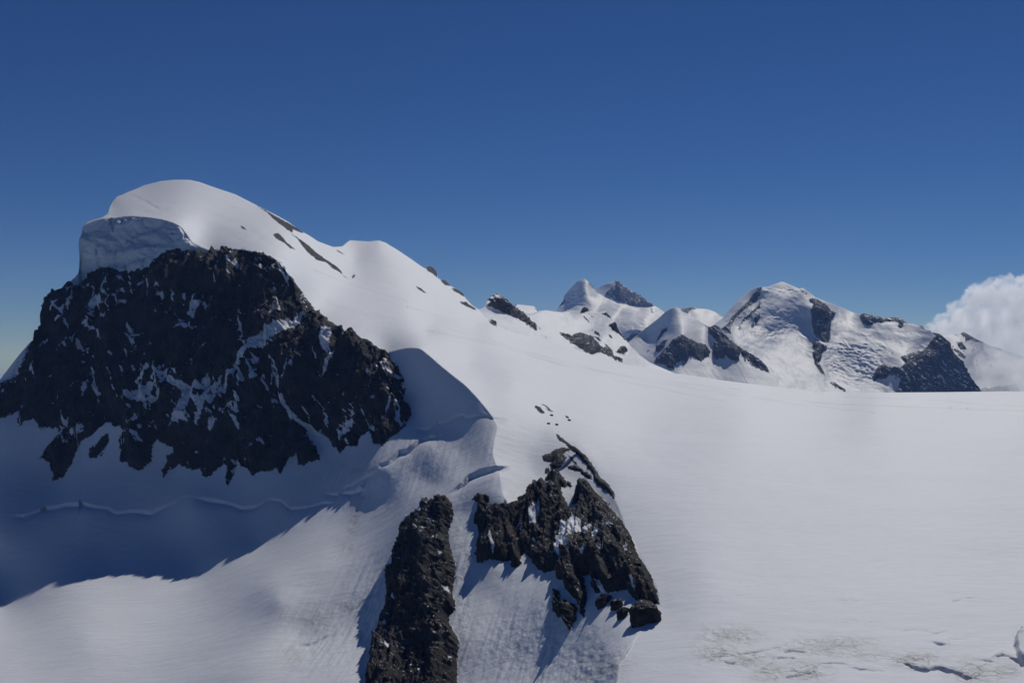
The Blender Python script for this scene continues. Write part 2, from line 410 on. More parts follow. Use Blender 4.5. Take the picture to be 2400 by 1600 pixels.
B2 = [E2((130,200),(160,140),(240,115),(320,150),(320,220),(360,260),(380,330),(440,260),(490,300),(560,260),(620,220),(690,165),(760,150),(760,50),(870,10),(950,20),(1010,60),(1050,20),(1200,0),(1150,70),(1160,150),(1220,240),(1260,310),(1340,350),(1380,270),(1340,210),(1290,170),(1310,100),(1400,60),(1480,50),(1540,100),(1650,200),(1770,350),(1860,450),(1940,600),(1990,700),(2020,810),(2100,920),(2200,1110),(2250,1230),(2285,1400),(2230,1395),(2130,1380),(2070,1340),(2020,1370),(1960,1300),(1900,1230),(1850,1260),(1760,1275),(1660,1260),(1560,1290),(1510,1200),(1540,1100),(1560,1040),(1480,1070),(1400,1060),(1430,1150),(1450,1330),(1430,1450),(1410,1535),(1370,1500),(1340,1350),(1280,1300),(1250,1260),(1200,1230),(1190,1120),(1090,1090),(1090,1040),(1160,970),(1090,990),(1040,1005),(960,1020),(880,990),(820,920),(780,850),(730,800),(700,860),(690,930),(620,985),(580,960),(560,900),(500,910),(420,900),(350,890),(250,930),(190,935),(180,850),(150,810),(180,790),(180,660),(210,640),(190,500),(130,470),(180,360),(190,240)),
      E1((500,1230),(560,1180),(640,1170),(720,1150),(780,1200),(830,1300),(830,1390),(740,1390),(780,1490),(740,1450),(780,1560),(800,1620),(100,1620),(80,1550),(220,1490),(230,1380),(380,1320),(480,1340),(550,1390),(610,1340),(610,1270),(500,1265)),
      E1((930,1560),(970,1440),(1080,1360),(1200,1370),(1280,1450),(1420,1560),(1500,1640),(900,1640))]
B2TOP = [E1((655,545),(750,610),(840,680),(910,740),(960,750),(1050,830),(1130,900),(1210,1000),(1290,1110),(1340,1200),(1380,1250),(1450,1300),(1540,1420),(1590,1520),(1570,1568),(1500,1490),(1440,1430),(1400,1430),(1350,1370),(1300,1350),(1260,1260),(1240,1160),(1160,1080),(1080,980),(1030,920),(980,850),(890,820),(860,770),(800,700),(720,660),(700,635)),
         E1((460,910),(520,870),(580,850),(650,795),(790,770),(880,790),(880,825),(820,830),(780,880),(850,920),(800,990),(770,1050),(690,1105),(600,1105),(570,1050),(620,985),(560,1000),(490,990)),
         E1((840,860),(900,910),(1010,1030),(985,1048),(890,940)),
         E1((820,1055),(930,1040),(1010,1060),(1080,1090),(1090,1130),(1160,1130),(1210,1200),(1230,1270),(1180,1260),(1100,1200),(1040,1150),(960,1130),(870,1100)),
         E1((510,1090),(560,1080),(590,1120),(520,1180),(505,1160)), E1((840,1290),(900,1300),(920,1360),(890,1400),(840,1350))]
B3 = E4((1190,240),(1260,250),(1300,330),(1290,370),(1350,370),(1400,480),(1460,400),(1490,470),(1480,600),(1440,650),(1430,720),(1390,720),(1340,590),(1260,570),(1200,500),(1220,380))
SLOPE_ROCKS = [
    (D2((0,80),(60,110),(110,140),(190,188),(300,248),(380,290),(445,340),(400,330),(340,302),(335,335),(290,310),(200,240),(130,182),(105,152)), 3.0, 'dark rock strip along the skyline right of the summit dome'),
    (D2((155,350),(200,335),(250,380),(300,440),(350,480),(375,495),(320,480),(260,430),(200,400)), 2.5, 'short dark outcrop just below the long rock rib on the upper snow slope'),
    (D2((320,340),(400,390),(470,440),(560,520),(640,580),(720,630),(770,670),(800,720),(855,760),(820,745),(770,700),(700,655),(640,605),(560,588),(500,535),(440,475),(390,402)), 3.0, 'long thin dark rock rib running down the upper snow slope'),
    (D2((880,740),(900,715),(918,725),(890,757)), 2.0, 'tiny dark rock below the end of the long rib on the upper slope'),
    (D2((735,492),(760,500),(820,540),(780,525)), 1.5, 'thin rock sliver under the second snow summit'),
    (D2((1468,822),(1520,848),(1578,896),(1540,884),(1490,852)), 2.5, 'small brown rock band on the smooth slope under the second snow summit'),
    (D2((1562,648),(1600,636),(1640,662),(1664,706),(1664,750),(1620,708),(1570,682)), 7.0, 'dark rounded rock tooth standing up from the ridge against the sky'),
    (D2((1693,768),(1740,762),(1788,824),(1740,817)), 3.0, 'snow-capped rock on the descending ridge just right of the rock tooth'),
    (D2((1793,842),(1850,850),(1905,886),(1930,936),(1870,897),(1810,866)), 3.0, 'brown rock band on the skyline between snow-capped rock and the col'),
    (D2((1870,965),(1930,970),(1985,1010),(2032,1040),(2000,1042),(1940,1012),(1890,992)), 2.5, 'brown rock band on the snow just left of the col'),
    (D2((2140,1140),(2180,1150),(2222,1196),(2190,1187),(2150,1167)), 2.5, 'lone brown rock in the snow right of and below the col'),
    (D1((1938,598),(1985,620),(2018,662),(1960,637)), 2.0, 'lone small dark rock in the middle of the summit snow dome'),
    (E1((345,140),(370,125),(440,160),(512,242),(480,250),(440,242),(400,207),(360,167)), 2.2, 'largest of the dark slabs showing through the snow above the right buttress'),
    (E1((455,106),(500,118),(560,158),(638,234),(590,214),(540,170)), 1.6, 'thin dark slab just right of the largest slab in the snow'),
    (E1((505,163),(560,188),(608,237),(555,210)), 1.5, 'thin dark sliver between the two bigger slabs in the snow'),
    (E1((798,270),(860,298),(880,337),(830,313)), 1.6, 'lone pointed dark rock right of the group of slabs in the snow'),
]
SNOW_ON_WALL = [C3((600,75,22),(560,150,32),(450,240,42),(330,325,48),(260,390,24),(180,510,18),(90,600,18),(0,700,20)),
                C3((203,160,8),(215,250,18),(250,385,10)), C3((390,400,8),(440,540,12),(470,640,17),(510,740,18),(580,840,24),(650,880,26),(730,950,30)),
                C3((965,690,7),(970,760,12),(935,830,20),(880,900,22),(850,945,14)), C3((250,395,8),(330,440,18),(270,470,10)), C3((580,450,14),(570,500,8)),
                C1((650,930,12),(640,1060,8),(600,1140,16)), C1((560,1120,8),(690,1180,16),(695,1215,14)), C1((890,1130,15),(910,1200,12),(985,1180,8)), C1((825,922,10),(930,882,9)),
                C1((470,960,14),(465,1000,18)), C1((185,1390,18),(205,1360,10)), C1((590,1500,14),(620,1420,6)), C1((1020,900,8),(1025,950,8)), C1((455,880,6),(520,860,14),(650,885,8)), C1((720,920,12),(780,960,16),(730,1000,10)), C1((1220,1170,6),(1320,1135,14)), C1((440,1290,8),(490,1305,16)),
                C2((780,250,14),(870,225,36),(960,160,18)), C2((870,260,20),(1000,215,22)), C2((1010,100,24),(1045,80,24),(1030,160,16)), C2((1060,130,22),(1130,170,26),(1200,205,30),(1260,180,22)), C2((1120,390,12),(1150,320,26),(1190,380,20)), C2((1290,100,14),(1280,160,26)), C2((1300,420,12),(1330,370,20)), C2((1240,390,16),(1270,290,20)),
                C2((520,210,10),(540,110,14)), C2((370,235,6),(410,190,10)), C2((840,450,14),(870,490,20)), C2((1520,530,6),(1600,490,14),(1630,520,8)), C2((470,450,18),(490,400,6)), C2((0,170,34),(60,80,26),(130,0,16)), C1((0,1500,20),(110,1400,24),(180,1290,12))]
SNOW_PATCHES = [C3((770,220),(835,240),(830,350),(815,430),(770,390),(752,310)),
    E2((940,290),(930,400),(900,460),(870,560),(820,540),(800,460),(850,380),(880,310)),
    E2((1180,540),(1230,570),(1260,600),(1340,520),(1440,540),(1430,620),(1440,690),(1330,720),(1310,800),(1350,870),(1300,890),(1220,840),(1190,870),(1180,940),(1130,910),(1150,790),(1200,690),(1210,620)),
    E2((1710,620),(1860,675),(1760,685)), E2((1575,680),(1640,650),(1690,710),(1610,765)), E2((1475,980),(1500,895),(1555,900),(1520,965)), E2((1700,920),(1755,835),(1745,915)), E2((1895,875),(1950,845),(1955,935)), E2((1450,690),(1530,695),(1555,595),(1495,605)),
    E2((625,545),(720,525),(650,565)), E2((675,580),(740,605),(700,625)), E2((1600,1210),(1650,1180),(1660,1260),(1620,1260)), E2((1995,1190),(2030,1180),(2030,1320),(2010,1310)), E2((350,700),(400,820),(370,890),(355,800)), E2((840,710),(880,720),(870,750)),
    C4((570,450),(600,455),(605,490),(585,500)), C4((300,1400),(340,1370),(370,1385),(350,1420)), C4((360,1010),(380,1000),(380,1040)), C4((690,950),(720,940),(735,980),(700,985)), C4((320,1285),(340,1265),(355,1285)), C4((460,530),(500,495),(515,505),(470,555))]

sd_wall = np.maximum(sdf(WALL, UU, VV), sdf(ISLE, UU, VV))
sd_ice = sdf(ICE, U + 0.6 * du, V + 0.6 * dv)
sd_ice = np.minimum(sd_ice, -sd_wall)
sd_b1 = sdf(B1, UU, VV - 4 * tooth)
sd_b2 = np.max([sdf(p, UU, VV - 4 * tooth) for p in B2], 0)
sd_b2t = np.max([sdf(p, U + 0.7 * du, V + 0.7 * dv) for p in B2TOP], 0)
sd_b3 = sdf(B3, UU, VV - 4 * tooth)
sd_slope = [sdf(p, U + 0.5 * du, V + 0.5 * dv) for p, h, l in SLOPE_ROCKS]

def bulge(sd, h, w=14.0): return h * (1 - np.exp(-np.maximum(sd - 1.2, 0) / w))
hgt = bulge(sd_wall, 6, 18) * smooth(0, 30, sd_wall) + bulge(sd_b1, 6, 9) + 4 * smooth(0, 60, sd_b1) + bulge(sd_b2, 6, 9) + bulge(sd_b2t, 2.2, 6) + bulge(sd_b3, 7, 14)
for (p, h, l), s_ in zip(SLOPE_ROCKS, sd_slope): hgt = hgt + bulge(s_, h, 5)
sd_any = np.maximum.reduce([sd_wall, sd_b1, sd_b2, sd_b2t, sd_b3] + sd_slope)
rk01 = smooth(0, 10, np.maximum.reduce([sd_b1, sd_b2, sd_b3])); rkw = smooth(0, 12, sd_wall); rks = smooth(0, 4, np.maximum.reduce([sd_b2t] + sd_slope))

# crags
big = ridged((X_ + 0.25 * Z_) / 62, Y_ / 300, Z_ / 190, 3) - 0.55
med = ridged((X_ - 0.2 * Z_) / 21, Y_ / 120, Z_ / 52, 4, 0.62) - 0.5
fin = ridged(X_ / 6, Y_ / 30, Z_ / 11, 3, 0.65) - 0.5
hgt = hgt + rkw * (28 * big + 13 * med + 6 * fin)
SL = (V - 835) * 0.28
medn = ridged((X_ + 0.15 * SL) / 12, SL / 34, Y_ / 200, 4, 0.64) - 0.5
bign = ridged((X_ + 0.2 * SL) / 30 + 3, SL / 75, Y_ / 300, 2) - 0.55
finn = 1.4 * (ridged(X_ / 3.6 + 0.2 * SL, SL / 6.5, Y_ / 60, 3, 0.7) - 0.5)
hgt = hgt + rk01 * (9 * bign + 10 * medn + 3.6 * finn) + rks * (1.6 * medn + 1.1 * finn)
# ice cliff: bulging layers and broken blocks
ic = smooth(0, 10, sd_ice)
hgt = hgt + ic * (9 * fbm(X_ / 60, Y_ / 60, Z_ / 34, 2) + 6.0 * (ridged(X_ / 30 + Z_ / 50, Y_ / 40, Z_ / 24, 4, 0.62) - 0.5) - 4.0 * smooth(0.84, 0.96, ridged((X_ + 0.3 * Z_) / 26 + 7, Y_ / 60, Z_ / 60, 2)))
# snow: long swells, then rougher avalanche-fluted snow under the walls
sn = 1 - np.clip(rkw + rk01 + rks + ic, 0, 1)
inW = 1 - mA
hgt = hgt + sn * (1.3 * fbm(X_ / 340, Y_ / 130, Z_ / 200, 3) * smooth(0, 40, -sd_any) + 0.16 * fbm(X_ / 34, Y_ / 70, Z_ / 50, 2))
flute = np.zeros_like(U)
for cx, cy, rx, ry, am in ((1250,1520,160,120,1.0),(1085,1400,26,220,0.9),(880,1420,90,120,0.7),(780,1500,120,110,0.6),(980,1080,140,90,0.55),(840,1120,120,70,0.7),(1160,1060,40,90,0.5),(700,1180,60,60,0.5),(1380,1560,80,60,1.2)):
    flute = np.maximum(flute, am * np.exp(-((U - cx) / rx) ** 2 - ((V - cy) / ry) ** 2))
flute *= inW
hgt = hgt + sn * flute * (1.2 * fbm((X_ + 0.28 * SL) / 6, SL / 48, Y_ / 200, 4, 0.6) + 0.35 * fbm(X_ / 4, SL / 5, Y_ / 30, 3))
# cirque steps: (polyline with half width, drop in metres below the lip)
STEPS = [(C2((150,930,3),(260,890,3),(400,862,3),(520,860,3),(600,880,3),(650,885,3),(710,912,3),(790,900,3),(920,910,3),(1000,880,3),(1080,850,3),(1130,815,3),(1190,818,3),(1260,832,3),(1370,845,3),(1480,882,3),(1560,870,3),(1640,828,3),(1720,840,3),(1780,890,3),(1880,880,3),(1980,850,3)), 5.0),
         (E6((1080,210,3),(1180,160,3),(1290,120,3),(1380,80,3),(1480,50,3),(1540,75,3),(1640,55,3),(1720,50,3),(1850,90,3)), 3.5),
         (E6((200,940,3),(320,890,3),(400,750,3),(440,710,4),(530,690,4),(540,620,4),(620,600,4),(760,470,4),(860,450,4),(1000,330,4),(1100,290,3)), 7.0),
         (E6((60,960,3),(130,880,3),(250,830,3),(420,740,3)), 4.0),
         (E6((1300,990,2),(1360,930,3),(1480,840,3),(1560,750,4),(1680,690,4),(1790,660,3),(1880,640,3)), 7.0),
         (E3((560,1160,3),(790,1050,3),(930,870,4),(1090,720,5),(1200,630,4),(1340,540,4)), 3.5),
         (D1((740,262,3),(830,300,3),(900,325,3),(960,365,3),(1040,410,3)), 1.6), (D1((890,430,3),(980,450,3),(1080,485,3)), 1.4)]
wob = 2.0 * fbm(X_ / 30, Y_ / 30, Z_ / 30, 3); var = np.clip(0.75 + 0.9 * fbm(X_ / 45 + 3, Y_ / 60, Z_ / 60, 2), 0.12, 1.5)
for line, drop in STEPS:
    sdl, side = line_sd(line, U, V + wob)
    la = np.array(line); side = 0.85 * (V + wob - np.interp(U, la[:, 0], la[:, 1]))
    near = np.exp(-(np.abs(side) / 9.0)) * smooth(-36, -3, sdl)
    hgt = hgt - sn * 0.62 * drop * var * near * smooth(-1.5, 2.0, side)
# crevasses on the near glacier
CREV = [(E5((990,716,2),(1080,745,9),(1160,790,16),(1240,805,18),(1300,800,8),(1400,780,14),(1450,785,22),(1500,812,22),(1560,810,10),(1640,840,18),(1720,880,20),(1780,880,3)), 4.5),
        (E5((460,768,2),(540,790,10),(600,787,10),(700,797,6),(760,800,2)), 2.5), (E5((2040,650,6),(2120,630,12),(2180,650,10),(2260,700,16),(2330,740,20)), 3.5),
        (E5((1815,688,3),(1920,696,8),(2010,712,6)), 2.0), (E5((1535,459,2),(1620,464,6),(1690,462,2)), 1.4), (E5((1385,508,3),(1440,510,9),(1475,512,10)), 2.0),
        (E5((250,36,3),(300,36,6),(360,36,3)), 1.2), (E5((400,32,5),(460,32,6)), 1.5), (E5((500,40,4),(580,42,3)), 1.0), (E5((320,276,2),(420,264,5),(490,258,2)), 1.2), (E5((650,286,3),(700,268,5),(745,272,2)), 1.3),
        (E5((1040,367,3),(1150,369,4),(1230,367,5),(1290,384,5),(1380,408,6),(1480,381,2)), 1.3), (E5((500,466,2),(600,462,4),(695,459,3)), 1.0), (E5((1580,46,2),(1700,15,6),(1800,8,7),(1900,14,3)), 1.2),
        (C7((388,790,3),(490,752,5),(590,742,5),(720,718,5),(850,694,3)), 1.6), (C7((520,782,6),(570,792,7)), 1.8), (C7((885,722,4),(940,710,9),(1005,722,4)), 1.8), (C7((640,302,2),(700,290,3),(775,278,2)), 0.9), (C7((525,412,2),(580,390,3),(640,374,2)), 0.9), (C7((690,322,3),(715,320,4)), 1.0),
        (C7((740,830,5),(790,805,6),(850,765,4)), 1.4), (C7((845,760,4),(940,762,7)), 1.5), (C7((900,880,8),(960,870,12),(1070,850,8)), 1.5), (C7((1090,800,3),(1180,785,6),(1260,795,4)), 1.4), (C7((1770,670,3),(1850,675,10)), 1.6), (C7((235,702,3),(330,690,3)), 0.8), (C7((360,660,3),(500,620,4),(600,600,3)), 1.0)]
crack = np.full(U.shape, -60.0)
brk = 1.6 * fbm(X_ / 5, Y_ / 5, Z_ / 5, 3)
for line, dep in CREV:
    sdl, side = line_sd(line, U, V + 0.9 * dv)
    sdl = sdl * 1.0 - 0.9 + brk
    hgt = hgt - sn * 0.36 * dep * smooth(-1.8, 2.0, sdl)
    hgt = hgt + sn * 0.08 * dep * np.exp(-((sdl + 7) / 5.0) ** 2) * (side < 0)
# broken, melted snow at the lower right
melt = np.zeros_like(U)
for cx, cy, rx, ry, am in [(c[0][0], c[0][1], c[0][2], c[0][3], am) for c, am in ((C7((560,620,170,60)), .8), (C7((470,725,130,50)), .9), (C7((660,765,150,50)), .9), (C7((980,690,120,40)), .6), (C7((1190,690,230,60)), .8), (C7((1010,840,150,60)), .9), (C7((800,850,120,60)), .8), (C7((1690,775,160,50)), .9), (C7((2050,850,150,70)), .9), (C7((2220,850,130,60)), .7), (C7((1400,740,160,50)), .5), (C7((2330,650,40,60)), .7),
        (E6((330,1010,90,50)), .6), (E6((270,1180,60,120)), .75), (E6((220,1330,60,120)), .65), (E6((300,690,110,40)), .7), (E3((950,140,80,60)), .6), (E3((640,920,120,100)), .55), (E3((980,780,120,60)), .6), (E3((400,1250,140,150)), .4), (E4((1850,1120,260,160)), .55), (E4((1600,1250,200,90)), .5), (E6((350,560,150,100)), .35), (E6((860,1260,50,30)), .6))]:
    melt = np.maximum(melt, am * np.exp(-((U - cx) / rx) ** 2 - ((V - cy) / ry) ** 2))
hgt = hgt + sn * melt * 0.9 * (ridged(X_ / 7, Y_ / 9, Z_ / 9, 4) - 0.5)
# ice block at the far lower right
blk = sdf(E5((2252,540),(2262,440),(2290,395),(2352,385),(2700,380),(2700,720),(2352,730),(2300,700)), UU, VV)
hgt = hgt + 3.5 * smooth(-2, 6, blk)

track = np.zeros_like(U); trv = np.clip(0.55 + 0.9 * fbm(X_ / 40, Y_ / 60, Z_ / 20, 2), 0.1, 1)
for line in ([(1560,893,1),(1640,902,1),(1716,913,1),(1830,934,1.2),(1950,946,1.2),(2100,953,1.2),(2227,958,1.2),(2420,962,1.2)], [(1980,930,1),(2180,938,1),(2290,946,1),(2420,953,1)], [(560,560,1),(700,620,1),(830,668,1),(950,704,1),(960,720,1),(1040,745,1),(1160,800,1),(1300,850,1)], [(1000,775,1.3),(1200,815,1.3),(1400,868,1.3),(1600,905,1.3),(1800,938,1.3)],
             [(1050,770,1),(1250,835,1),(1450,890,1),(1700,940,1)], [(1650,905,1),(1760,928,1),(1880,948,1),(2050,968,1)]):
    s_, _ = line_sd(line, U, V + 0.7 * wob)
    track = np.maximum(track, smooth(-2.2, 0.6, s_) * trv)
P = P + n0 * hgt[..., None]
n1 = grid_normals(P); n1s = grid_normals(blur(P, 2))

frag = fbm((X_ + 0.4 * Z_) / 5, Y_ / 8, Z_ / 9, 3, 0.65)
# --- rock attribute: outlines minus couloirs, patches and ledge snow
rock = sd_any.copy()
for line in SNOW_ON_WALL:
    s_, _ = line_sd(line, U + 1.2 * du, V + 1.2 * dv)
    rock = np.minimum(rock, -0.85 * s_ - 5.0 * frag + 1.7)
for p in SNOW_PATCHES: rock = np.minimum(rock, -sdf(p, U + 1.1 * du, V + 1.1 * dv))
ledge = n1s[..., 2] - n0[..., 2]
pn = fbm((X_ + 0.6 * Z_) / 11, Y_ / 14, (Z_ - 0.4 * X_) / 30, 4, 0.62)
strk = np.maximum(ridged((X_ + 0.55 * Z_) / 26, Y_ / 200, (Z_ - 0.5 * X_) / 120, 3, 0.5), ridged((X_ - 0.35 * Z_) / 21 + 40, Y_ / 200, (Z_ + 0.3 * X_) / 110, 3, 0.5) - 0.02)
pn2 = fbm((X_ + 0.5 * Z_) / 4.5, Y_ / 5, (Z_ - 0.5 * X_) / 10, 3, 0.6)
band = 0.23 * np.exp(-((U - 470) / 200) ** 2 - ((V - 930) / 70) ** 2) + 0.26 * np.exp(-((U - 870) / 90) ** 2 - ((V - 930) / 90) ** 2) + 0.22 * np.exp(-((U - 230) / 60) ** 2 - ((V - 720) / 60) ** 2) + 0.4 * np.exp(-((U - 20) / 50) ** 2 - ((V - 860) / 60) ** 2) + 0.14 * np.exp(-((U - 640) / 60) ** 2 - ((V - 640) / 40) ** 2)
ws = 0.6 * pn + 0.3 * pn2 + 0.75 * ledge + band - 0.50
rock = np.where(sd_wall > 0, np.minimum(rock, -26 * ws), rock)
sk2 = strk - 0.93 + 0.16 * fbm(X_ / 55, Y_ / 300, Z_ / 45, 3) + 0.12 * pn2 + 0.25 * band
rock = np.where(sd_wall > 2, np.minimum(rock, -55 * sk2), rock)
ws2 = 0.5 * fbm(X_ / 6, Y_ / 6, Z_ / 9, 4, 0.65) + 0.8 * ledge - 0.36
rock = np.where((np.maximum(sd_b1, np.maximum(sd_b2, sd_b3)) > 0), np.minimum(rock, -14 * ws2), rock)
# loose stones round the top of the right buttress and dark dots along the outlines
dots = fbm(X_ / 2.2, Y_ / 2.2, Z_ / 2.2, 2) - 0.62
rock = np.where((sd_b2t > -9) & (sd_b2t < 0), np.maximum(rock, 9 * dots - 0.4), rock)
rock = np.clip(rock, -12, 12)

# --- rows behind the skyline so that the crest is a solid ridge
back = []
slope = np.interp(u_cols, [-420, 700, 1100, 1300, 2860], [0.75, 0.75, 0.5, 0.22, 0.16])
for d in (700, 420, 240, 120, 50, 18, 5):
    q = P[0].copy(); q[:, 1] += d; q[:, 0] += q[:, 0] / 1500 * d; q[:, 2] -= slope * d * min(1, 0.25 + d / 160)
    back.append(q)
back.append(P[0])
P = np.concatenate([np.array(back[:-1]), P], 0)
NB = len(back) - 1
def pad(a_): return np.concatenate([np.repeat(a_[:1], NB, 0), a_], 0)
near_attr = {'rock': pad(rock).ravel(), 'dirt': pad(melt * sn).ravel(), 'ice': pad(np.maximum(0.9 * ic, 0.5 * smooth(-2, 6, blk))).ravel(), 'flute': pad(flute).ravel(), 'track': pad(track * sn).ravel()}
quads = grid_quads(*P.shape[:2])
def cell(a_):
    a_ = pad(a_); return (0.25 * (a_[:-1, :-1] + a_[1:, :-1] + a_[1:, 1:] + a_[:-1, 1:])).ravel()
lab = np.zeros(len(quads), int)
masks = [(1, sd_wall), (2, sd_ice), (3, sd_b1), (4, np.maximum(sd_b2, sd_b2t)), (5, sd_b3)] + [(10 + i, s_) for i, s_ in enumerate(sd_slope)]
for k, m in masks: lab[cell(m) > 0] = k
Pf = P.reshape(-1, 3)
def part(name, k, **kw):
    q = quads[lab == k]
    if len(q) == 0: return None
    return add(name, sub_mesh(name, Pf, q, near_attr, MAT_NEAR), **kw)
snowfield = part('snowfield', 0, kind='structure', label='wide sunlit snowfield and snow dome of the near mountain')
part('rock_wall', 1, label='tall black rock wall in shadow under the snow dome', category='cliff')
part('ice_cliff', 2, label='grey blue hanging ice cliff under the left edge of the summit snow dome', category='ice cliff')
part('rock_rib', 3, label='narrow upright dark rock rib rising from the bottom edge of the photo', category='rock')
part('rock_buttress', 4, label='broad dark rock buttress with snow patches beside the right snowfield', category='rock')
part('rock_outcrop', 5, label='ragged dark rock tongue hanging below the middle of the broad buttress', category='rock')
for i, (p, h, l) in enumerate(SLOPE_ROCKS):
    part('rock_outcrop', 10 + i, label=l, category='rock', group='rocks showing through the snow slopes')
NEAR_TREE = BVHTree.FromPolygons(Pf.tolist(), quads.tolist())
def on_ground(u, v):
    d = Vector(rays(u, v)).normalized()
    loc, nor, idx, dist = NEAR_TREE.ray_cast(Vector((0, 0, 0)), d)
    return loc, (nor if nor.z > 0 else -nor)

# ================================================================== far mountains
def far_layer(name, skyline, bottom, pts, rocks, du_px, nrows, rough, label, bulge_m=30, seracs=(), ribs=(), back_slope=0.6, patch=0.0, jag=3.6, kind='structure'):
    sk = np.array(skyline, float); sk[:, 0] = np.maximum.accumulate(sk[:, 0] + np.arange(len(sk)) * 1e-4)
    uc = np.arange(sk[0, 0], sk[-1, 0] + du_px * 0.5, du_px)
    vs_ = np.interp(uc, sk[:, 0], sk[:, 1])
    bt = np.array(bottom, float)
    vb_ = np.maximum(np.interp(uc, bt[:, 0], bt[:, 1]), vs_ + 6)
    tr = np.linspace(0, 1, nrows)
    u_ = np.broadcast_to(uc, (nrows, len(uc))).copy(); v_ = vs_[None] + (vb_ - vs_)[None] * tr[:, None]
    Yd = Tps(pts, 3e-4)(u_, v_)
    p = point(u_, v_, Yd)
    m = float(np.median(Yd)) / F          # metres per photograph pixel
    nn = grid_normals(blur(p, 4))
    x, y, z = p[..., 0] / m, p[..., 1] / m / 3, p[..., 2] / m
    a1 = jag * fbm(x / 7, y / 9, z / 9, 4, 0.72); a2 = jag * fbm(x / 5 + 40, y / 9, z / 22, 4, 0.72)
    sds = [sdf(q, u_ + a1, v_ + a2) for q in rocks]
    sd_ = np.max(sds, 0) if sds else np.full(u_.shape, -60.0)
    r01 = smooth(0, 6, sd_)
    h = bulge_m * (1 - np.exp(-np.maximum(sd_, 0) / 9))
    h = h + m * r01 * (11 * (ridged(x / 22, y / 60, z / 55, 4, .62) - .5) + 3.0 * (ridged(x / 6, y / 12, z / 11, 3) - .5))
    h = h + m * (1 - r01) * rough * (3.0 * fbm(x / 60, y / 60, z / 45, 2) + 2.2 * (ridged(x / 34, y / 60, z / 40, 3) - 0.5) + 0.3 * fbm(x / 14, y / 18, z / 7, 3))
    for cx, cy, rx, ry, am in seracs:
        h = h + m * am * np.exp(-((u_ - cx) / rx) ** 2 - ((v_ - cy) / ry) ** 2) * (7 * (ridged(x / 23 + 0.5 * fbm(x / 40, y / 40, z / 40, 2), y / 30, z / 11, 4, .6) - 0.5)) * (1 - r01)
    top = smooth(0, 0.05, tr)[:, None]
    p = p + nn * (h * top)[..., None]
    n2 = grid_normals(blur(p, 1))
    rk = sd_ + 0.0
    if ribs:
        rib = ridged((x + .45 * z) / 9, y / 30, (z - .4 * x) / 34, 4, .6) + 0.12 * fbm(x / 30, y / 30, z / 30, 2)
        wgt = np.max([am * np.exp(-((u_ - cx) / rx) ** 2 - ((v_ - cy) / ry) ** 2) for cx, cy, rx, ry, am in ribs], 0)
        rk = np.maximum(rk, 26 * (rib - 1.10 + 0.48 * wgt))
    pw = 0.75 * fbm((x + .5 * z) / 6, y / 9, z / 15, 4, .7) + 0.6 * (n2[..., 2] - nn[..., 2]) - 0.42 + patch
    rk = np.where(sd_ > 0, np.minimum(rk, -10 * pw), rk)
    bk = []
    for d in (500, 250, 100, 30):
        q = p[0].copy(); q[:, 1] += d * m / 2; q[:, 0] += q[:, 0] / q[:, 1] * d * m / 2; q[:, 2] -= back_slope * d * m / 2; bk.append(q)
    p = np.concatenate([np.array(bk), p], 0)
    pd = lambda a_: np.concatenate([np.repeat(a_[:1], len(bk), 0), a_], 0)
    at = {'rock': pd(np.clip(rk, -8, 8)).ravel(), 'dirt': np.zeros(p.shape[:2]).ravel(), 'ice': np.zeros(p.shape[:2]).ravel(), 'flute': np.zeros(p.shape[:2]).ravel()}
    qd = grid_quads(*p.shape[:2])
    s4 = pd(sd_); cellv = (0.25 * (s4[:-1, :-1] + s4[1:, :-1] + s4[1:, 1:] + s4[:-1, 1:])).ravel()
    pf = p.reshape(-1, 3)
    root = add(name, sub_mesh(name, pf, qd[cellv <= 0], at, MAT_FAR), label=label, kind=kind)
    if (cellv > 0).any():
        add('rock_face', sub_mesh('rock_face', pf, qd[cellv > 0], at, MAT_FAR), parent=root)
    return root

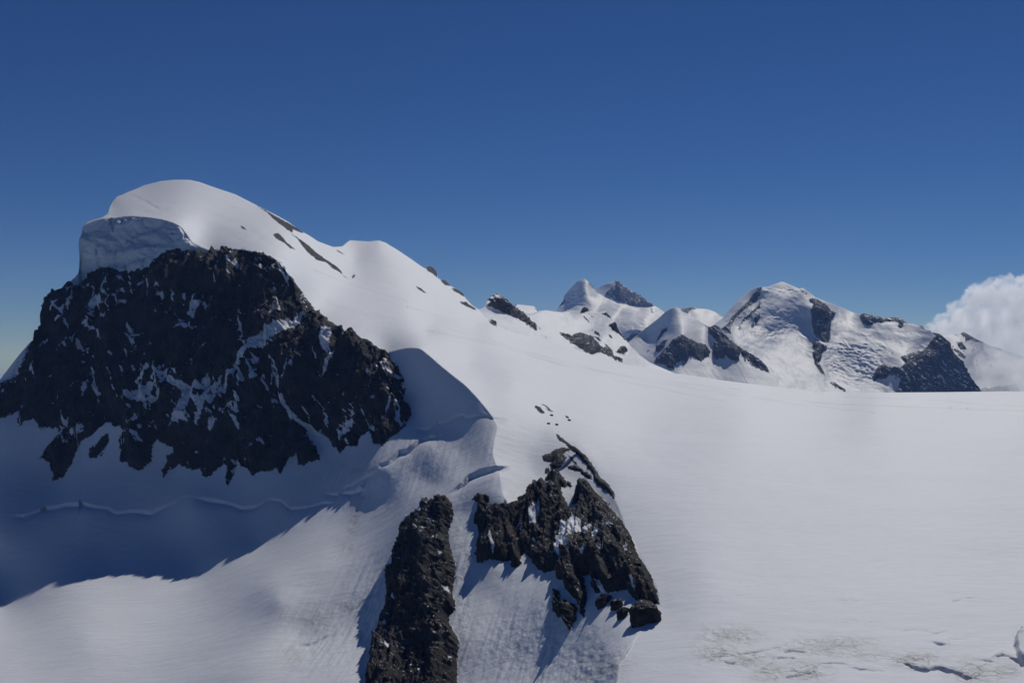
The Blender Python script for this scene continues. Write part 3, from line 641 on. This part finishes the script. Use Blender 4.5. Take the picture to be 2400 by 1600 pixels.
# second ridge with the rock fin, behind the near slope
far_layer('rock_fin_ridge',
    C5((262,500),(300,485),(330,470),(345,445),(360,400),(400,360),(430,350),(460,342),(500,365),(560,420),(620,470),(680,512),(760,528),(840,505),(900,497),(980,510),(1050,515),(1130,500),(1210,505),(1222,490),(1240,470),(1262,464),(1296,482),(1300,500),(1390,515),(1440,508),(1480,540),(1510,580),(1532,602),(1550,650),(1570,690),(1620,740),(1640,780),(1700,840),(1760,910),(1860,980),(2000,1040),(2090,1080),(2160,1120)),
    C5((262,640),(560,780),(1110,930),(1640,1100),(2160,1200)),
    [c for c in [(p[0], p[1], y) for p, y in zip(C5((262,500),(460,342),(400,500),(560,560),(700,640),(620,470),(840,505),(1050,515),(1260,470),(1440,508),(1530,602),(1640,780),(1860,980),(2100,1085),(262,640),(560,780),(1110,930),(1640,1100),(2160,1200),(900,650),(1000,720),(1200,680),(1400,800),(1300,900),(1150,820),(1550,900)),
        (2150,2420,2380,2480,2500,2620,2900,3050,3100,3150,3120,3000,2900,2850,1950,2150,2450,2600,2650,2680,2640,2860,2900,2600,2560,2800))]],
    [C5((345,445),(360,400),(400,360),(430,350),(460,342),(500,365),(560,420),(620,470),(680,520),(720,560),(760,600),(810,640),(815,685),(770,665),(700,610),(640,570),(600,560),(560,540),(480,510),(420,480),(360,455)),
     C5((380,590),(430,600),(455,645),(400,620)), C5((810,635),(860,670),(830,660)), C5((890,735),(915,752),(900,752)),
     D5((165,775),(220,790),(260,800),(340,830),(360,800),(420,790),(470,800),(540,820),(600,850),(650,900),(700,960),(760,990),(840,1010),(870,1040),(870,1090),(940,1110),(1000,1130),(1000,1170),(920,1150),(850,1110),(780,1080),(690,1040),(600,1070),(560,1060),(450,1000),(330,920),(240,850),(200,820)),
     D5((600,750),(640,760),(700,800),(710,835),(650,800)), D5((620,830),(680,840),(730,900),(680,880)), D5((760,920),(820,960),(860,1000),(790,980)), D5((980,960),(1040,970),(1070,1020),(1020,1060),(1040,1080),(960,1060),(900,1050),(930,1020)),
     D5((735,530),(790,505),(830,540),(868,605),(800,560)), D5((805,685),(870,660),(890,640),(925,680),(945,740),(985,790),(1035,840),(1045,885),(980,820),(900,760)), D5((440,510),(480,460),(530,438),(568,470),(560,495),(480,520)), D5((540,515),(640,585),(600,570)), D5((470,550),(520,580),(580,650),(520,610)), D5((820,790),(860,830),(870,865),(830,830)), D5((1090,920),(1150,970),(1170,1010),(1110,960))],
    1.5, 150, 0.6, 'snow ridge with a dark leaning rock fin behind the near slope', bulge_m=14, patch=-0.1)
far_layer('snow_dome', C5((600,470),(622,440),(640,445),(700,450),(790,460),(812,485),(835,510),(850,540)), C5((600,560),(850,580)),
    [(p[0], p[1], y) for p, y in zip(C5((600,470),(700,450),(850,540),(600,560),(850,580)), (3500,3700,3700,3400,3450))],
    [C5((605,462),(622,438),(645,446),(620,458)), C5((795,462),(812,485),(838,512),(815,505))], 1.5, 30, 0.4, 'small rounded snow dome peeking out behind the rock fin', bulge_m=5)
# the two big white peaks
far_layer('rocky_peak', D5((650,215),(740,160),(830,120),(870,115),(905,95),(960,115),(1010,150),(1070,210),(1140,240),(1230,300),(1330,380),(1410,425),(1500,480),(1560,540)), D5((650,560),(1560,700)),
    [(p[0], p[1], y) for p, y in zip(D5((650,215),(905,95),(1140,240),(1560,540),(650,560),(1560,700),(800,300),(1000,350),(960,240)), (9300,9200,9050,9100,8500,8500,9000,8750,8920))],
    [D5((890,100),(905,93),(960,113),(1010,148),(1070,208),(1140,238),(1230,298),(1330,378),(1415,425),(1440,470),(1240,450),(1100,425),(950,375),(860,325),(770,300),(800,240),(880,170),(925,150))],
    1.3, 110, 0.5, 'dark rocky peak flecked with snow, farther of the twin summits at centre', bulge_m=30, patch=0.2)
far_layer('white_peak', D5((40,500),(90,490),(150,465),(195,395),(235,355),(230,300),(262,258),(330,190),(400,110),(450,85),(505,75),(540,100),(590,150),(640,200),(700,270),(760,310),(860,360),(950,400),(1060,425),(1180,450),(1240,452),(1330,450),(1370,445),(1420,428),(1480,458),(1545,508),(1600,540),(1800,640)), D5((40,640),(860,900),(1100,960),(1800,900)),
    [(p[0], p[1], y) for p, y in zip(D5((40,500),(235,300),(505,75),(700,270),(950,400),(1240,450),(1420,428),(1545,508),(1800,640),(40,640),(300,520),(500,400),(480,250),(700,420),(860,560),(1000,540),(900,640),(1100,600),(1300,560),(1000,730),(1250,680),(1050,860),(1350,680),(860,900),(1100,960),(1800,900),(600,640)),
        (8900,8700,8100,8150,8250,8300,8150,8200,8000,7600,7700,7720,7900,7650,7800,7950,7700,7300,7250,6950,6950,6880,6950,6850,6800,6700,7300))],
    [D5((148,468),(195,393),(230,340),(255,365),(220,425)), D5((520,83),(600,155),(650,205),(715,278),(690,262),(610,182)), D5((1050,870),(1110,805),(1200,790),(1300,740),(1410,650),(1390,700),(1250,800),(1100,900)), D5((1370,450),(1380,520),(1400,525),(1385,455))],
    1.3, 170, 0.9, 'pointed white snow peak with a rocky right ridge, left of the twin summits', bulge_m=16, ribs=((1560,760,50,30,.35),(1340,720,30,20,.35)), seracs=(((1280+400*.1786),(640+340*.1786),30,16,.8),((1280+1100*.1786),(640+760*.1786),40,12,.7)))
far_layer('distant_domes', D5((1700,520),(1740,480),(1780,455),(1850,455),(1920,440),(1990,465),(2100,470),(2170,490),(2230,515),(2310,570),(2420,590),(2520,600)), D5((1700,760),(2520,760)),
    [(p[0], p[1], y) for p, y in zip(D5((1700,520),(1920,440),(2170,490),(2420,590),(2060,560),(1900,575),(2200,580),(2300,640),(2000,640),(1700,760),(2520,760)), (9000,9200,9200,9000,8800,8750,8750,7400,7400,6200,6200))],
    [D5((1765,462),(1850,453),(1920,438),(1988,468),(1900,482),(1860,540),(1780,505)), D5((2160,488),(2180,495),(2170,505)), D5((2225,513),(2315,572),(2290,572))], 1.3, 80, 0.5, 'low distant snow domes in the gap between the two right-hand mountains', bulge_m=14, patch=0.08)
# pyramid peak and its black triangular face
far_layer('pyramid_peak', D5((1000,985),(1090,898),(1230,780),(1400,650),(1500,570),(1560,510),(1640,460),(1680,448),(1730,455),(1790,500),(1870,550),(2000,620),(2120,693)) + D3((360,705),(430,675),(480,700),(500,740),(590,830),(650,890),(760,970),(850,1030),(960,1100),(1060,1170),(1110,1230),(1140,1290),(1200,1325),(1260,1350)), [(1400, 930), (1600, 925), (1840, 940)],
    [(p[0], p[1], y) for p, y in zip(D5((1000,985),(1230,780),(1500,570),(1680,448),(1870,550),(2120,693),(1760,690),(1785,800),(1600,800),(1400,1000),(1500,900),(1640,960),(1800,1100),(1600,1240),(1950,1000),(2050,1150),(1350,880)), (4700,4800,4720,4620,4600,4560,4420,4330,4470,4480,4470,4280,4200,4150,4290,4200,4720))] +
    [(p[0], p[1], y) for p, y in zip(D3((430,675),(650,890),(960,1100),(1140,1290),(450,1130),(600,1200),(900,1240),(300,1000),(200,1250),(500,950),(600,1000)), (4450,4330,4200,4080,4230,4150,4080,4330,4150,4300,4230))] + [(1400, 930, 4000), (1600, 925, 3900), (1840, 940, 3800)],
    [D5((1785,805),(1850,850),(1950,900),(2010,920),(2080,930),(2130,970),(2160,1040),(2140,1090),(2080,1110),(2040,1160),(1990,1140),(1920,1100),(1880,1080),(1860,1130),(1830,1180),(1800,1240),(1780,1150),(1720,1180),(1690,1200),(1690,1270),(1600,1250),(1560,1200),(1420,1180),(1450,1100),(1540,1020),(1620,930),(1660,880),(1720,850)),
     D5((1600,700),(1580,760),(1500,850),(1430,920),(1480,820),(1530,740)), D5((1600,860),(1560,940),(1480,1040),(1430,1020),(1440,970),(1520,900)), D5((1360,1010),(1300,1060),(1330,1010)), D5((1500,580),(1570,525),(1550,550),(1510,575)),
     D3((330,710),(430,675),(490,740),(590,830),(650,890),(760,970),(850,1030),(960,1100),(1060,1170),(1110,1230),(1145,1295),(1100,1300),(1030,1270),(950,1240),(900,1200),(850,1150),(830,1100),(820,1160),(760,1040),(740,1150),(680,1150),(600,1120),(560,1060),(550,1130),(480,1110),(460,1130),(400,1080),(390,960),(430,880),(350,800))],
    1.3, 170, 0.5, 'pyramid shaped snow peak with a black triangular rock face', bulge_m=14, patch=0.03, ribs=((1540,790,40,50,.5),(1650,850,50,30,.4),(1560,850,60,30,.5),(1745,855,40,30,.5)))
# broad glaciated mountain on the right
M5K = dict(seracs=((2025, 855, 55, 45, 1.1), (1985, 815, 60, 14, .8), (1830, 680, 60, 8, .7), (1850, 750, 60, 25, .5), (1800, 780, 40, 15, .7), (1960, 860, 20, 25, .8)))
far_layer('glaciated_mountain', D3((380,700),(430,660),(520,590),(560,540),(640,450),(740,340),(850,250),(950,195),(1010,173),(1045,187),(1130,180),(1200,150),(1290,115),(1330,120),(1400,150),(1530,205),(1580,195),(1620,220),(1700,280),(1750,320),(1850,360),(1980,410),(2120,465),(2270,530),(2320,540)) +
    D4((205,540),(250,525),(330,545),(400,565),(460,570),(510,600),(560,580),(640,575),(700,580),(760,610),(800,640),(890,665),(950,688),(1030,690),(1050,730),(1100,740),(1140,770),(1250,795),(1290,830),(1330,870),(1380,900),(1395,980),(1450,1060),(1530,1140),(1560,1200),(1610,1300),(1650,1380),(1700,1430),(1740,1480),(1790,1560),(1830,1620)), [(1640, 935), (1700, 950), (2400, 975)],
    [(p[0], p[1], y) for p, y in zip(D3((380,700),(520,590),(850,250),(1010,173),(1200,190),(1310,115),(1580,195),(1750,320),(1980,410),(2270,530),(1020,400),(800,500),(560,720),(650,800),(1000,820),(900,700),(1300,400),(1300,620),(1300,800),(1300,950),(1000,1000),(1300,1200),(900,1250),(1650,600),(1800,500),(1930,560),(1790,1000),(1650,1000),(1870,1350),(2100,700),(2050,820),(2000,1000),(1950,1300)),
        (5250,5300,5250,5060,5130,5200,5130,5080,5120,5100,4950,4920,4800,4650,4680,4800,4990,4890,4800,4680,4560,4400,4330,4920,4850,4930,4600,4650,4330,4850,4780,4650,4430))] +
    [(p[0], p[1], y) for p, y in zip(D4((250,525),(560,580),(760,610),(1030,690),(1250,795),(1380,900),(1530,1140),(1650,1380),(1830,1620),(300,720),(600,680),(800,800),(700,950),(1000,980),(400,900),(200,1000),(300,1100),(200,1350),(450,1450),(560,1250),(760,1200),(800,1450),(1000,1100),(1050,1400),(1250,1000),(1350,1300),(1500,1500),(300,1540)),
        (4920,4850,4780,4650,4560,4540,4520,4500,4480,4760,4740,4620,4540,4520,4640,4560,4500,4330,4270,4330,4280,4190,4420,4290,4470,4390,4400,4200))] + [(1640, 935, 4000), (1700, 950, 3900), (2000, 960, 3950), (2400, 975, 4100)],
    [D3((1010,175),(1040,190),(1010,290),(960,370),(900,430),(800,500),(740,560),(680,620),(640,700),(630,800),(560,760),(500,740),(600,650),(700,530),(820,420),(920,300)), D3((1015,370),(1020,440),(960,500),(880,570),(790,650),(740,700),(800,600),(900,520),(970,450)), D3((1020,520),(1010,600),(960,680),(900,740),(900,690),(950,580)), D3((740,690),(760,700),(755,770),(740,740)),
     D3((1740,330),(1830,370),(1900,430),(1930,480),(2010,520),(1990,570),(1950,620),(1940,760),(1930,880),(1890,920),(1830,890),(1760,830),(1720,780),(1700,700),(1690,560),(1690,480),(1720,400),(1660,380),(1660,330)), D3((1720,850),(1790,900),(1890,960),(1890,1010),(1830,1050),(1810,1140),(1790,1180),(1830,1250),(1870,1350),(1800,1310),(1750,1230),(1720,1120),(1700,1060),(1740,1020),(1700,970)), D3((1890,1400),(2000,1440),(2100,1510),(2150,1560),(2090,1550),(2000,1490)), D3((1540,215),(1640,270),(1640,280),(1560,240)),
     D4((190,560),(250,523),(330,543),(400,563),(460,568),(510,598),(560,578),(640,573),(700,578),(760,608),(800,638),(890,668),(770,650),(750,710),(700,700),(700,640),(620,630),(540,640),(480,660),(400,660),(300,690),(240,670)), D4((960,690),(1030,688),(1045,732)), D4((1105,738),(1145,768),(1120,778)),
     D4((1150,780),(1250,793),(1292,828),(1332,868),(1382,898),(1397,980),(1452,1060),(1532,1140),(1562,1200),(1612,1300),(1652,1380),(1745,1480),(1840,1640),(620,1640),(700,1500),(740,1370),(700,1330),(600,1340),(520,1390),(430,1390),(390,1420),(350,1370),(400,1300),(440,1220),(520,1190),(600,1220),(720,1240),(790,1180),(730,1100),(800,1080),(900,1040),(1030,1010),(1090,960),(1130,880),(1200,830)), D4((780,1050),(850,1015),(840,1030)), D4((610,1050),(640,1045),(630,1070)), D4((655,1110),(690,1065),(680,1080))],
    1.3, 230, 1.0, 'broad glaciated mountain with icefalls and dark pillars on the right', bulge_m=12, patch=0.13, ribs=((1745,735,45,40,.8),(1720,770,50,25,.6),(1785,700,14,40,.4),(1920,745,30,60,.3),(2150,830,60,30,.5),(2100,880,50,40,.7),(2250,860,30,60,.4)), **M5K)
far_layer('clouded_mountain', D4((1100,850),(1300,830),(1430,810),(1520,795),(1550,768),(1600,790),(1700,850),(1850,920),(2060,990),(2200,1040),(2352,1090),(2600,1180)), [(2170, 990), (2450, 990)],
    [(p[0], p[1], y) for p, y in zip(D4((1100,850),(1550,768),(1850,920),(2600,1180),(1400,1000),(1700,1000),(1500,1200)), (6200,6150,6100,6100,5900,5900,5700))] + [(2170, 990, 5300), (2450, 990, 5300)],
    [D4((1430,810),(1520,793),(1550,765),(1600,788),(1700,848),(1860,920),(1700,900),(1640,870),(1600,900),(1570,840)), D4((1400,980),(1450,1000),(1600,1100),(1560,1130),(1500,1100)), D4((1460,920),(1540,900),(1600,1000),(1520,1010)), D4((1760,1510),(2100,1480),(2250,1440),(2300,1560),(1800,1600))],
    1.5, 90, 0.8, 'snowy mountain half hidden by cloud at the right edge', bulge_m=14, patch=0.15, ribs=((2260,810,60,40,.7),(2320,850,60,40,.6)))

# valley floor far below, out to the horizon
bm = bmesh.new()
bmesh.ops.create_circle(bm, cap_ends=True, cap_tris=True, segments=96, radius=180000)
me = bpy.data.meshes.new('valley_floor'); bm.to_mesh(me); bm.free()
vf = add('valley_floor', me, kind='structure', label='hazy low country far below the mountains')
vf.location.z = -2600
me.materials.append(plain('haze_tinted_valley', (0.34, 0.42, 0.52)))  # pale blue-grey of distance haze painted into the ground colour

# ================================================================== boulders below the buttress
def boulder_mesh(seed, size, mat):
    b = bmesh.new(); bmesh.ops.create_icosphere(b, subdivisions=4, radius=1.0)
    co = np.array([v.co[:] for v in b.verts]); s = seed * 13.7
    k = 1 + 0.42 * fbm(co[:, 0] * 1.1 + s, co[:, 1] * 1.1, co[:, 2] * 1.1, 3) + 0.42 * (ridged(co[:, 0] * 1.9 + s, co[:, 1] * 1.9, co[:, 2] * 1.9, 4, .62) - .5)
    co = co * k[:, None]; co = np.sign(co) * np.abs(co) ** 0.8
    for v, c in zip(b.verts, co): v.co = c * np.array(size)
    m_ = bpy.data.meshes.new('boulder'); b.to_mesh(m_); b.free()
    for p_ in m_.polygons: p_.use_smooth = True
    at = m_.attributes.new('rock', 'FLOAT', 'POINT')
    at.data.foreach_set('value', np.full(len(m_.vertices), 10.0, np.float32))
    m_.materials.append(mat)
    return m_
BOULDERS = [(E4((1808, 385)), 15, 12, 'upper dark boulder of the touching pair in the shadow below the broad buttress'), (E4((1765, 440)), 14, 15, 'lower dark boulder of the touching pair in the shadow below the broad buttress'),
            (E4((1938, 462)), 14, 15, 'single dark boulder at the shadow edge below the broad buttress'), (E4((1998, 570)), 12, 16, 'dark boulder in sunlit snow just left of the big low rock'),
            (E4((2020, 497)), 6, 7, 'small dark stone between the single boulder and the big low rock'), (E4((2062, 500)), 6, 6, 'small dark stone nearest to the big low rock'),
            (E4((2260, 600)), 36, 30, 'big low rock lying in the snow at the right foot of the broad buttress'),
            (E1((875, 360)), 3.6, 2.2, 'tiny dark stone under the lone pointed rock above the buttress'), (E1((560, 410)), 3.6, 2.2, 'tiny dark stone farthest left below the group of slabs'), (E1((685, 426)), 3.6, 2.2, 'tiny dark stone rightmost below the group of slabs'), (E1((604, 284)), 3.6, 2.2, 'tiny dark stone just below the thin slabs')]
for i, (pt, wpx, hpx, lab_) in enumerate(BOULDERS):
    (bu, bv), = pt
    loc, nor = on_ground(bu, bv)
    m_ = loc.y / F
    s_ = 0.5 * (2 * wpx) * m_ * 0.5
    o = add('boulder', boulder_mesh(i + 1, (wpx * m_ * 1.0, wpx * m_ * 0.9, hpx * m_ * 0.95), MAT_NEAR), label=lab_, category='boulder', group='loose boulders on the snow')
    o.location = loc + Vector((0, 0, hpx * m_ * 0.35))
    o.rotation_euler = (0, 0, i * 1.3)

# ================================================================== climbers
skin_m = plain('skin', (0.45, 0.28, 0.2)); jac = [plain('jacket_dark', (0.03, 0.035, 0.05)), plain('jacket_red', (0.12, 0.02, 0.02)), plain('jacket_blue', (0.02, 0.04, 0.12))]
pants = plain('trousers', (0.02, 0.02, 0.024)); packm = plain('pack', (0.05, 0.03, 0.02)); helm = plain('helmet', (0.25, 0.24, 0.22)); pole_m = plain('pole', (0.12, 0.12, 0.13), 0.4)
def person_mesh():
    J = [((0,0,.98),.14),((0,0,1.2),.15),((0,.01,1.42),.15),((0,.03,1.53),.065),((0,.05,1.62),.095),((0,.06,1.74),.09),
         ((-.1,0,.92),.1),((-.12,.1,.5),.07),((-.12,-.02,.09),.05),((-.12,.1,.045),.045),((-.12,.17,.04),.035),
         ((.1,0,.92),.1),((.12,.02,.5),.07),((.12,-.16,.12),.05),((.12,-.05,.05),.045),((.12,.02,.04),.035),
         ((-.2,0,1.42),.065),((-.27,.02,1.16),.05),((-.27,.22,1.03),.04),((-.27,.3,1.03),.035),
         ((.2,0,1.42),.065),((.28,-.02,1.16),.05),((.28,.17,1.0),.04),((.28,.25,1.0),.035)]
    E = [(0,1),(1,2),(2,3),(3,4),(4,5),(0,6),(6,7),(7,8),(8,9),(9,10),(0,11),(11,12),(12,13),(13,14),(14,15),(2,16),(16,17),(17,18),(18,19),(2,20),(20,21),(21,22),(22,23)]
    me_ = bpy.data.meshes.new('person'); me_.from_pydata([j[0] for j in J], E, [])
    o = bpy.data.objects.new('person_source', me_); COL.objects.link(o)
    o.modifiers.new('s', 'SKIN'); 
    for i, j in enumerate(J):
        d = me_.skin_vertices[0].data[i]; d.radius = (j[1], j[1]); d.use_root = (i == 0)
    sb = o.modifiers.new('d', 'SUBSURF'); sb.levels = 1; sb.render_levels = 1
    dg = bpy.context.evaluated_depsgraph_get()
    res = bpy.data.meshes.new_from_object(o.evaluated_get(dg)); res.name = 'person'
    bpy.data.objects.remove(o)
    res.materials.clear()
    return res
body = person_mesh()
def dress(me_, jm):
    m2 = me_.copy()
    for m_ in (jm, pants, skin_m): m2.materials.append(m_)
    for p_ in m2.polygons:
        z_ = p_.center.z; p_.use_smooth = True
        p_.material_index = 1 if z_ < .95 else (2 if z_ > 1.52 or (z_ < 1.09 and p_.center.y > .2) else 0)
    return m2
bodies = [dress(body, j) for j in jac]
def small_box(name, lo, hi, mat, bev=.04):
    b = bmesh.new(); bmesh.ops.create_cube(b, size=1)
    for v in b.verts: v.co = [lo[i] + (v.co[i] + .5) * (hi[i] - lo[i]) for i in range(3)]
    bmesh.ops.bevel(b, geom=b.edges[:], offset=bev, segments=2, affect='EDGES')
    m_ = bpy.data.meshes.new(name); b.to_mesh(m_); b.free(); m_.materials.append(mat); return m_
pack_me = small_box('backpack', (-.16, -.36, 1.0), (.16, -.13, 1.5), packm)
b = bmesh.new(); bmesh.ops.create_uvsphere(b, u_segments=12, v_segments=8, radius=.125)
bmesh.ops.delete(b, geom=[v for v in b.verts if v.co.z < -.02], context='VERTS')
helm_me = bpy.data.meshes.new('helmet'); b.to_mesh(helm_me); b.free(); helm_me.materials.append(helm)
def pole_mesh(x):
    b = bmesh.new(); bmesh.ops.create_cone(b, segments=6, radius1=.012, radius2=.016, depth=1.12, cap_ends=True)
    for v in b.verts: v.co = Vector((x, .34 + v.co.z * .12, .56 + v.co.z))
    m_ = bpy.data.meshes.new('trekking_pole'); b.to_mesh(m_); b.free(); m_.materials.append(pole_m); return m_
poles = [pole_mesh(-.27), pole_mesh(.28)]
PEOPLE = [(D6((93,190)), 0, 80, 'leftmost climber of the four in dark clothes on the snow track'), (D6((130,198)), 1, 80, 'second from the left of the four climbers on the snow track'),
          (D6((208,205)), 2, 80, 'third from the left of the four climbers on the snow track'), (D6((285,222)), 0, 80, 'rightmost climber of the four on the snow track'),
          (D6((1895,268)), 0, 85, 'left climber of the three on the snow horizon below the glaciated mountain'), (D6((1985,273)), 2, 85, 'middle climber of the three on the snow horizon below the glaciated mountain'), (D6((2057,277)), 0, 85, 'right climber of the three on the snow horizon below the glaciated mountain'),
          (D7((742,418)), 0, 90, 'left hiker of the pair walking across the right snowfield'), (D7((1363,438)), 1, 90, 'right hiker of the pair walking across the right snowfield'),
          (D2((1391,1022)), 0, 200, 'lone climber in the middle of the big sunlit snow slope'), (D1((1215,368)), 0, 160, 'lone tiny climber on the summit dome'), (D1((1378,108)), 2, 160, 'tiny climber standing on the very top of the summit dome')]
for pt, ji, hd, lab_ in PEOPLE:
    (pu, pv), = pt
    loc, nor = on_ground(pu, pv + 0.3)
    r = add('person', bodies[ji], label=lab_, category='person', group='climbers on the snow')
    r.location = loc - Vector((0, 0, .03)); r.rotation_euler.z = math.radians(hd)
    r.scale = (1.12,) * 3
    add('backpack', pack_me, parent=r)
    h_ = add('helmet', helm_me, parent=r); h_.location = (0, .06, 1.72)
    for p_ in poles: add('trekking_pole', p_, parent=r)

# ================================================================== contrail
b = bmesh.new()
q0, q1 = Vector(point(1834.5, 570.0, 42000.0)), Vector(point(1845.5, 564.2, 42000.0))
bmesh.ops.create_cone(b, segments=8, radius1=4, radius2=13, depth=(q1 - q0).length, cap_ends=True)
me = bpy.data.meshes.new('contrail'); b.to_mesh(me); b.free(); me.materials.append(plain('vapour', (0.8, 0.82, 0.85)))
ct = add('contrail', me, label='short thin white vapour trail high in the sky right of centre', category='contrail')
ct.location = (q0 + q1) / 2; ct.rotation_euler = (q1 - q0).to_track_quat('Z', 'Y').to_euler()

# ================================================================== cumulus cloud
def volume_mat(name, dens, k, thr0, thr1, det=5):
    m = bpy.data.materials.new(name); n = nodes_of(m)
    o = n.nodes.new('ShaderNodeOutputMaterial'); v = n.nodes.new('ShaderNodeVolumePrincipled')
    v.inputs['Color'].default_value = (0.997, 0.998, 1.0, 1); v.inputs['Anisotropy'].default_value = 0.5
    t = n.nodes.new('ShaderNodeTexCoord'); ns = n.nodes.new('ShaderNodeTexNoise')
    ns.inputs['Scale'].default_value = k; ns.inputs['Detail'].default_value = det; ns.inputs['Roughness'].default_value = .6
    n.links.new(t.outputs['Object'], ns.inputs['Vector'])
    r = n.nodes.new('ShaderNodeMapRange'); n.links.new(ns.outputs['Fac'], r.inputs[0])
    for i, q in enumerate((thr0, thr1, 0.0, dens)): r.inputs[i + 1].default_value = q
    n.links.new(r.outputs[0], v.inputs['Density']); n.links.new(v.outputs[0], o.inputs['Volume'])
    return m
def puff_cloud(name, blobs, Yc, voxel, mat, amp, **kw):
    bmx = bmesh.new(); m = Yc / F
    for (u, v, r, dy) in blobs:
        c = point(u, v, Yc + dy * m)
        res = bmesh.ops.create_icosphere(bmx, subdivisions=4, radius=1.0)
        co = np.array([q.co[:] for q in res['verts']]); w = c / m + co * r
        k = 1 + amp * (ridged(w[:, 0] / 26, w[:, 1] / 26, w[:, 2] / 26, 4, .6) - .62) * min(1.6, 26 / r + .5)
        for q, cc, kk in zip(res['verts'], co, k): q.co = Vector(c) + Vector(cc * r * m * kk)
    me_ = bpy.data.meshes.new(name); bmx.to_mesh(me_); bmx.free()
    o = bpy.data.objects.new('cloud_source', me_); COL.objects.link(o)
    rm = o.modifiers.new('remesh', 'REMESH'); rm.mode = 'VOXEL'; rm.voxel_size = voxel
    res = bpy.data.meshes.new_from_object(o.evaluated_get(bpy.context.evaluated_depsgraph_get())); res.name = name
    bpy.data.objects.remove(o)
    nv = len(res.vertices); co = np.empty(nv * 3); no = np.empty(nv * 3)
    res.vertices.foreach_get('co', co); res.vertices.foreach_get('normal', no)
    co = co.reshape(-1, 3); no = no.reshape(-1, 3); w = co / m
    d = 7 * (ridged(w[:, 0] / 17, w[:, 1] / 17, w[:, 2] / 17, 2) - .75) * -1 + 3.2 * fbm(w[:, 0] / 6, w[:, 1] / 6, w[:, 2] / 6, 3, .6)
    co = co + no * (d * m)[:, None]
    res.vertices.foreach_set('co', co.ravel()); res.materials.clear(); res.materials.append(mat); res.update()
    return add(name, res, **kw)
CL = [(2150,815,14,30),(2130,812,9,30),(2420,690,50,0),(2395,672,22,0),(2350,660,15,0),(2325,662,12,0),(2178,772,12,10),(2212,745,13,0),(2300,705,42,0),(2345,690,40,10),(2395,720,55,0),(2330,672,20,0),(2368,668,24,0),(2385,690,26,0),(2255,735,34,0),(2280,700,22,0),(2220,765,32,10),(2190,790,30,20),(2165,800,24,30),(2290,770,60,20),(2370,790,80,20),(2240,810,50,30),(2450,740,80,0),(2520,800,110,20),(2440,860,110,20),(2330,870,90,40),(2210,850,45,50),(2200,752,16,0),(2235,722,14,0),(2262,708,14,0),(2310,675,14,0)]
puff_cloud('cloud', CL, 8200, 11, volume_mat('cumulus', 0.014, 0.011, 0.37, 0.60, 7), 0.55, label='bright white cumulus cloud towering behind the mountain at the right edge', category='cloud')
FG = [(2255,925,10,0),(2262,905,8,0),(2320,815,14,20),(2300,850,20,0),(2345,845,26,0),(2330,880,40,0),(2390,850,55,0),(2460,830,70,0),(2290,900,26,0),(2270,915,18,0),(2350,925,50,0),(2420,925,70,0),(2375,800,30,10)]
puff_cloud('fog_bank', FG, 5350, 12, volume_mat('mist', 0.013, 0.008, 0.38, 0.66), 0.5, label='thin grey mist drifting in front of the clouded mountain', category='mist')

# ================================================================== haze
hz = [(-9000, -300), (6000, -300), (6000, 4980), (2230, 4980), (2150, 10200), (-9000, 10200)]
bmz = bmesh.new()
lo = [bmz.verts.new((x, y, -900)) for x, y in hz]; hi = [bmz.verts.new((x, y, 780)) for x, y in hz]
bmz.faces.new(lo[::-1]); bmz.faces.new(hi)
for i in range(len(hz)):
    j = (i + 1) % len(hz); bmz.faces.new((lo[i], lo[j], hi[j], hi[i]))
bmesh.ops.recalc_face_normals(bmz, faces=bmz.faces[:])
me = bpy.data.meshes.new('haze'); bmz.to_mesh(me); bmz.free()
m = bpy.data.materials.new('air'); n = nodes_of(m)
o_ = n.nodes.new('ShaderNodeOutputMaterial'); v_ = n.nodes.new('ShaderNodeVolumePrincipled')
v_.inputs['Color'].default_value = (0.30, 0.50, 1.0, 1); v_.inputs['Density'].default_value = 3.2e-5; v_.inputs['Anisotropy'].default_value = 0.0; v_.inputs['Absorption Color'].default_value = (1, 1, 1, 1)
n.links.new(v_.outputs[0], o_.inputs['Volume'])
me.materials.append(m)
add('haze', me, kind='stuff')
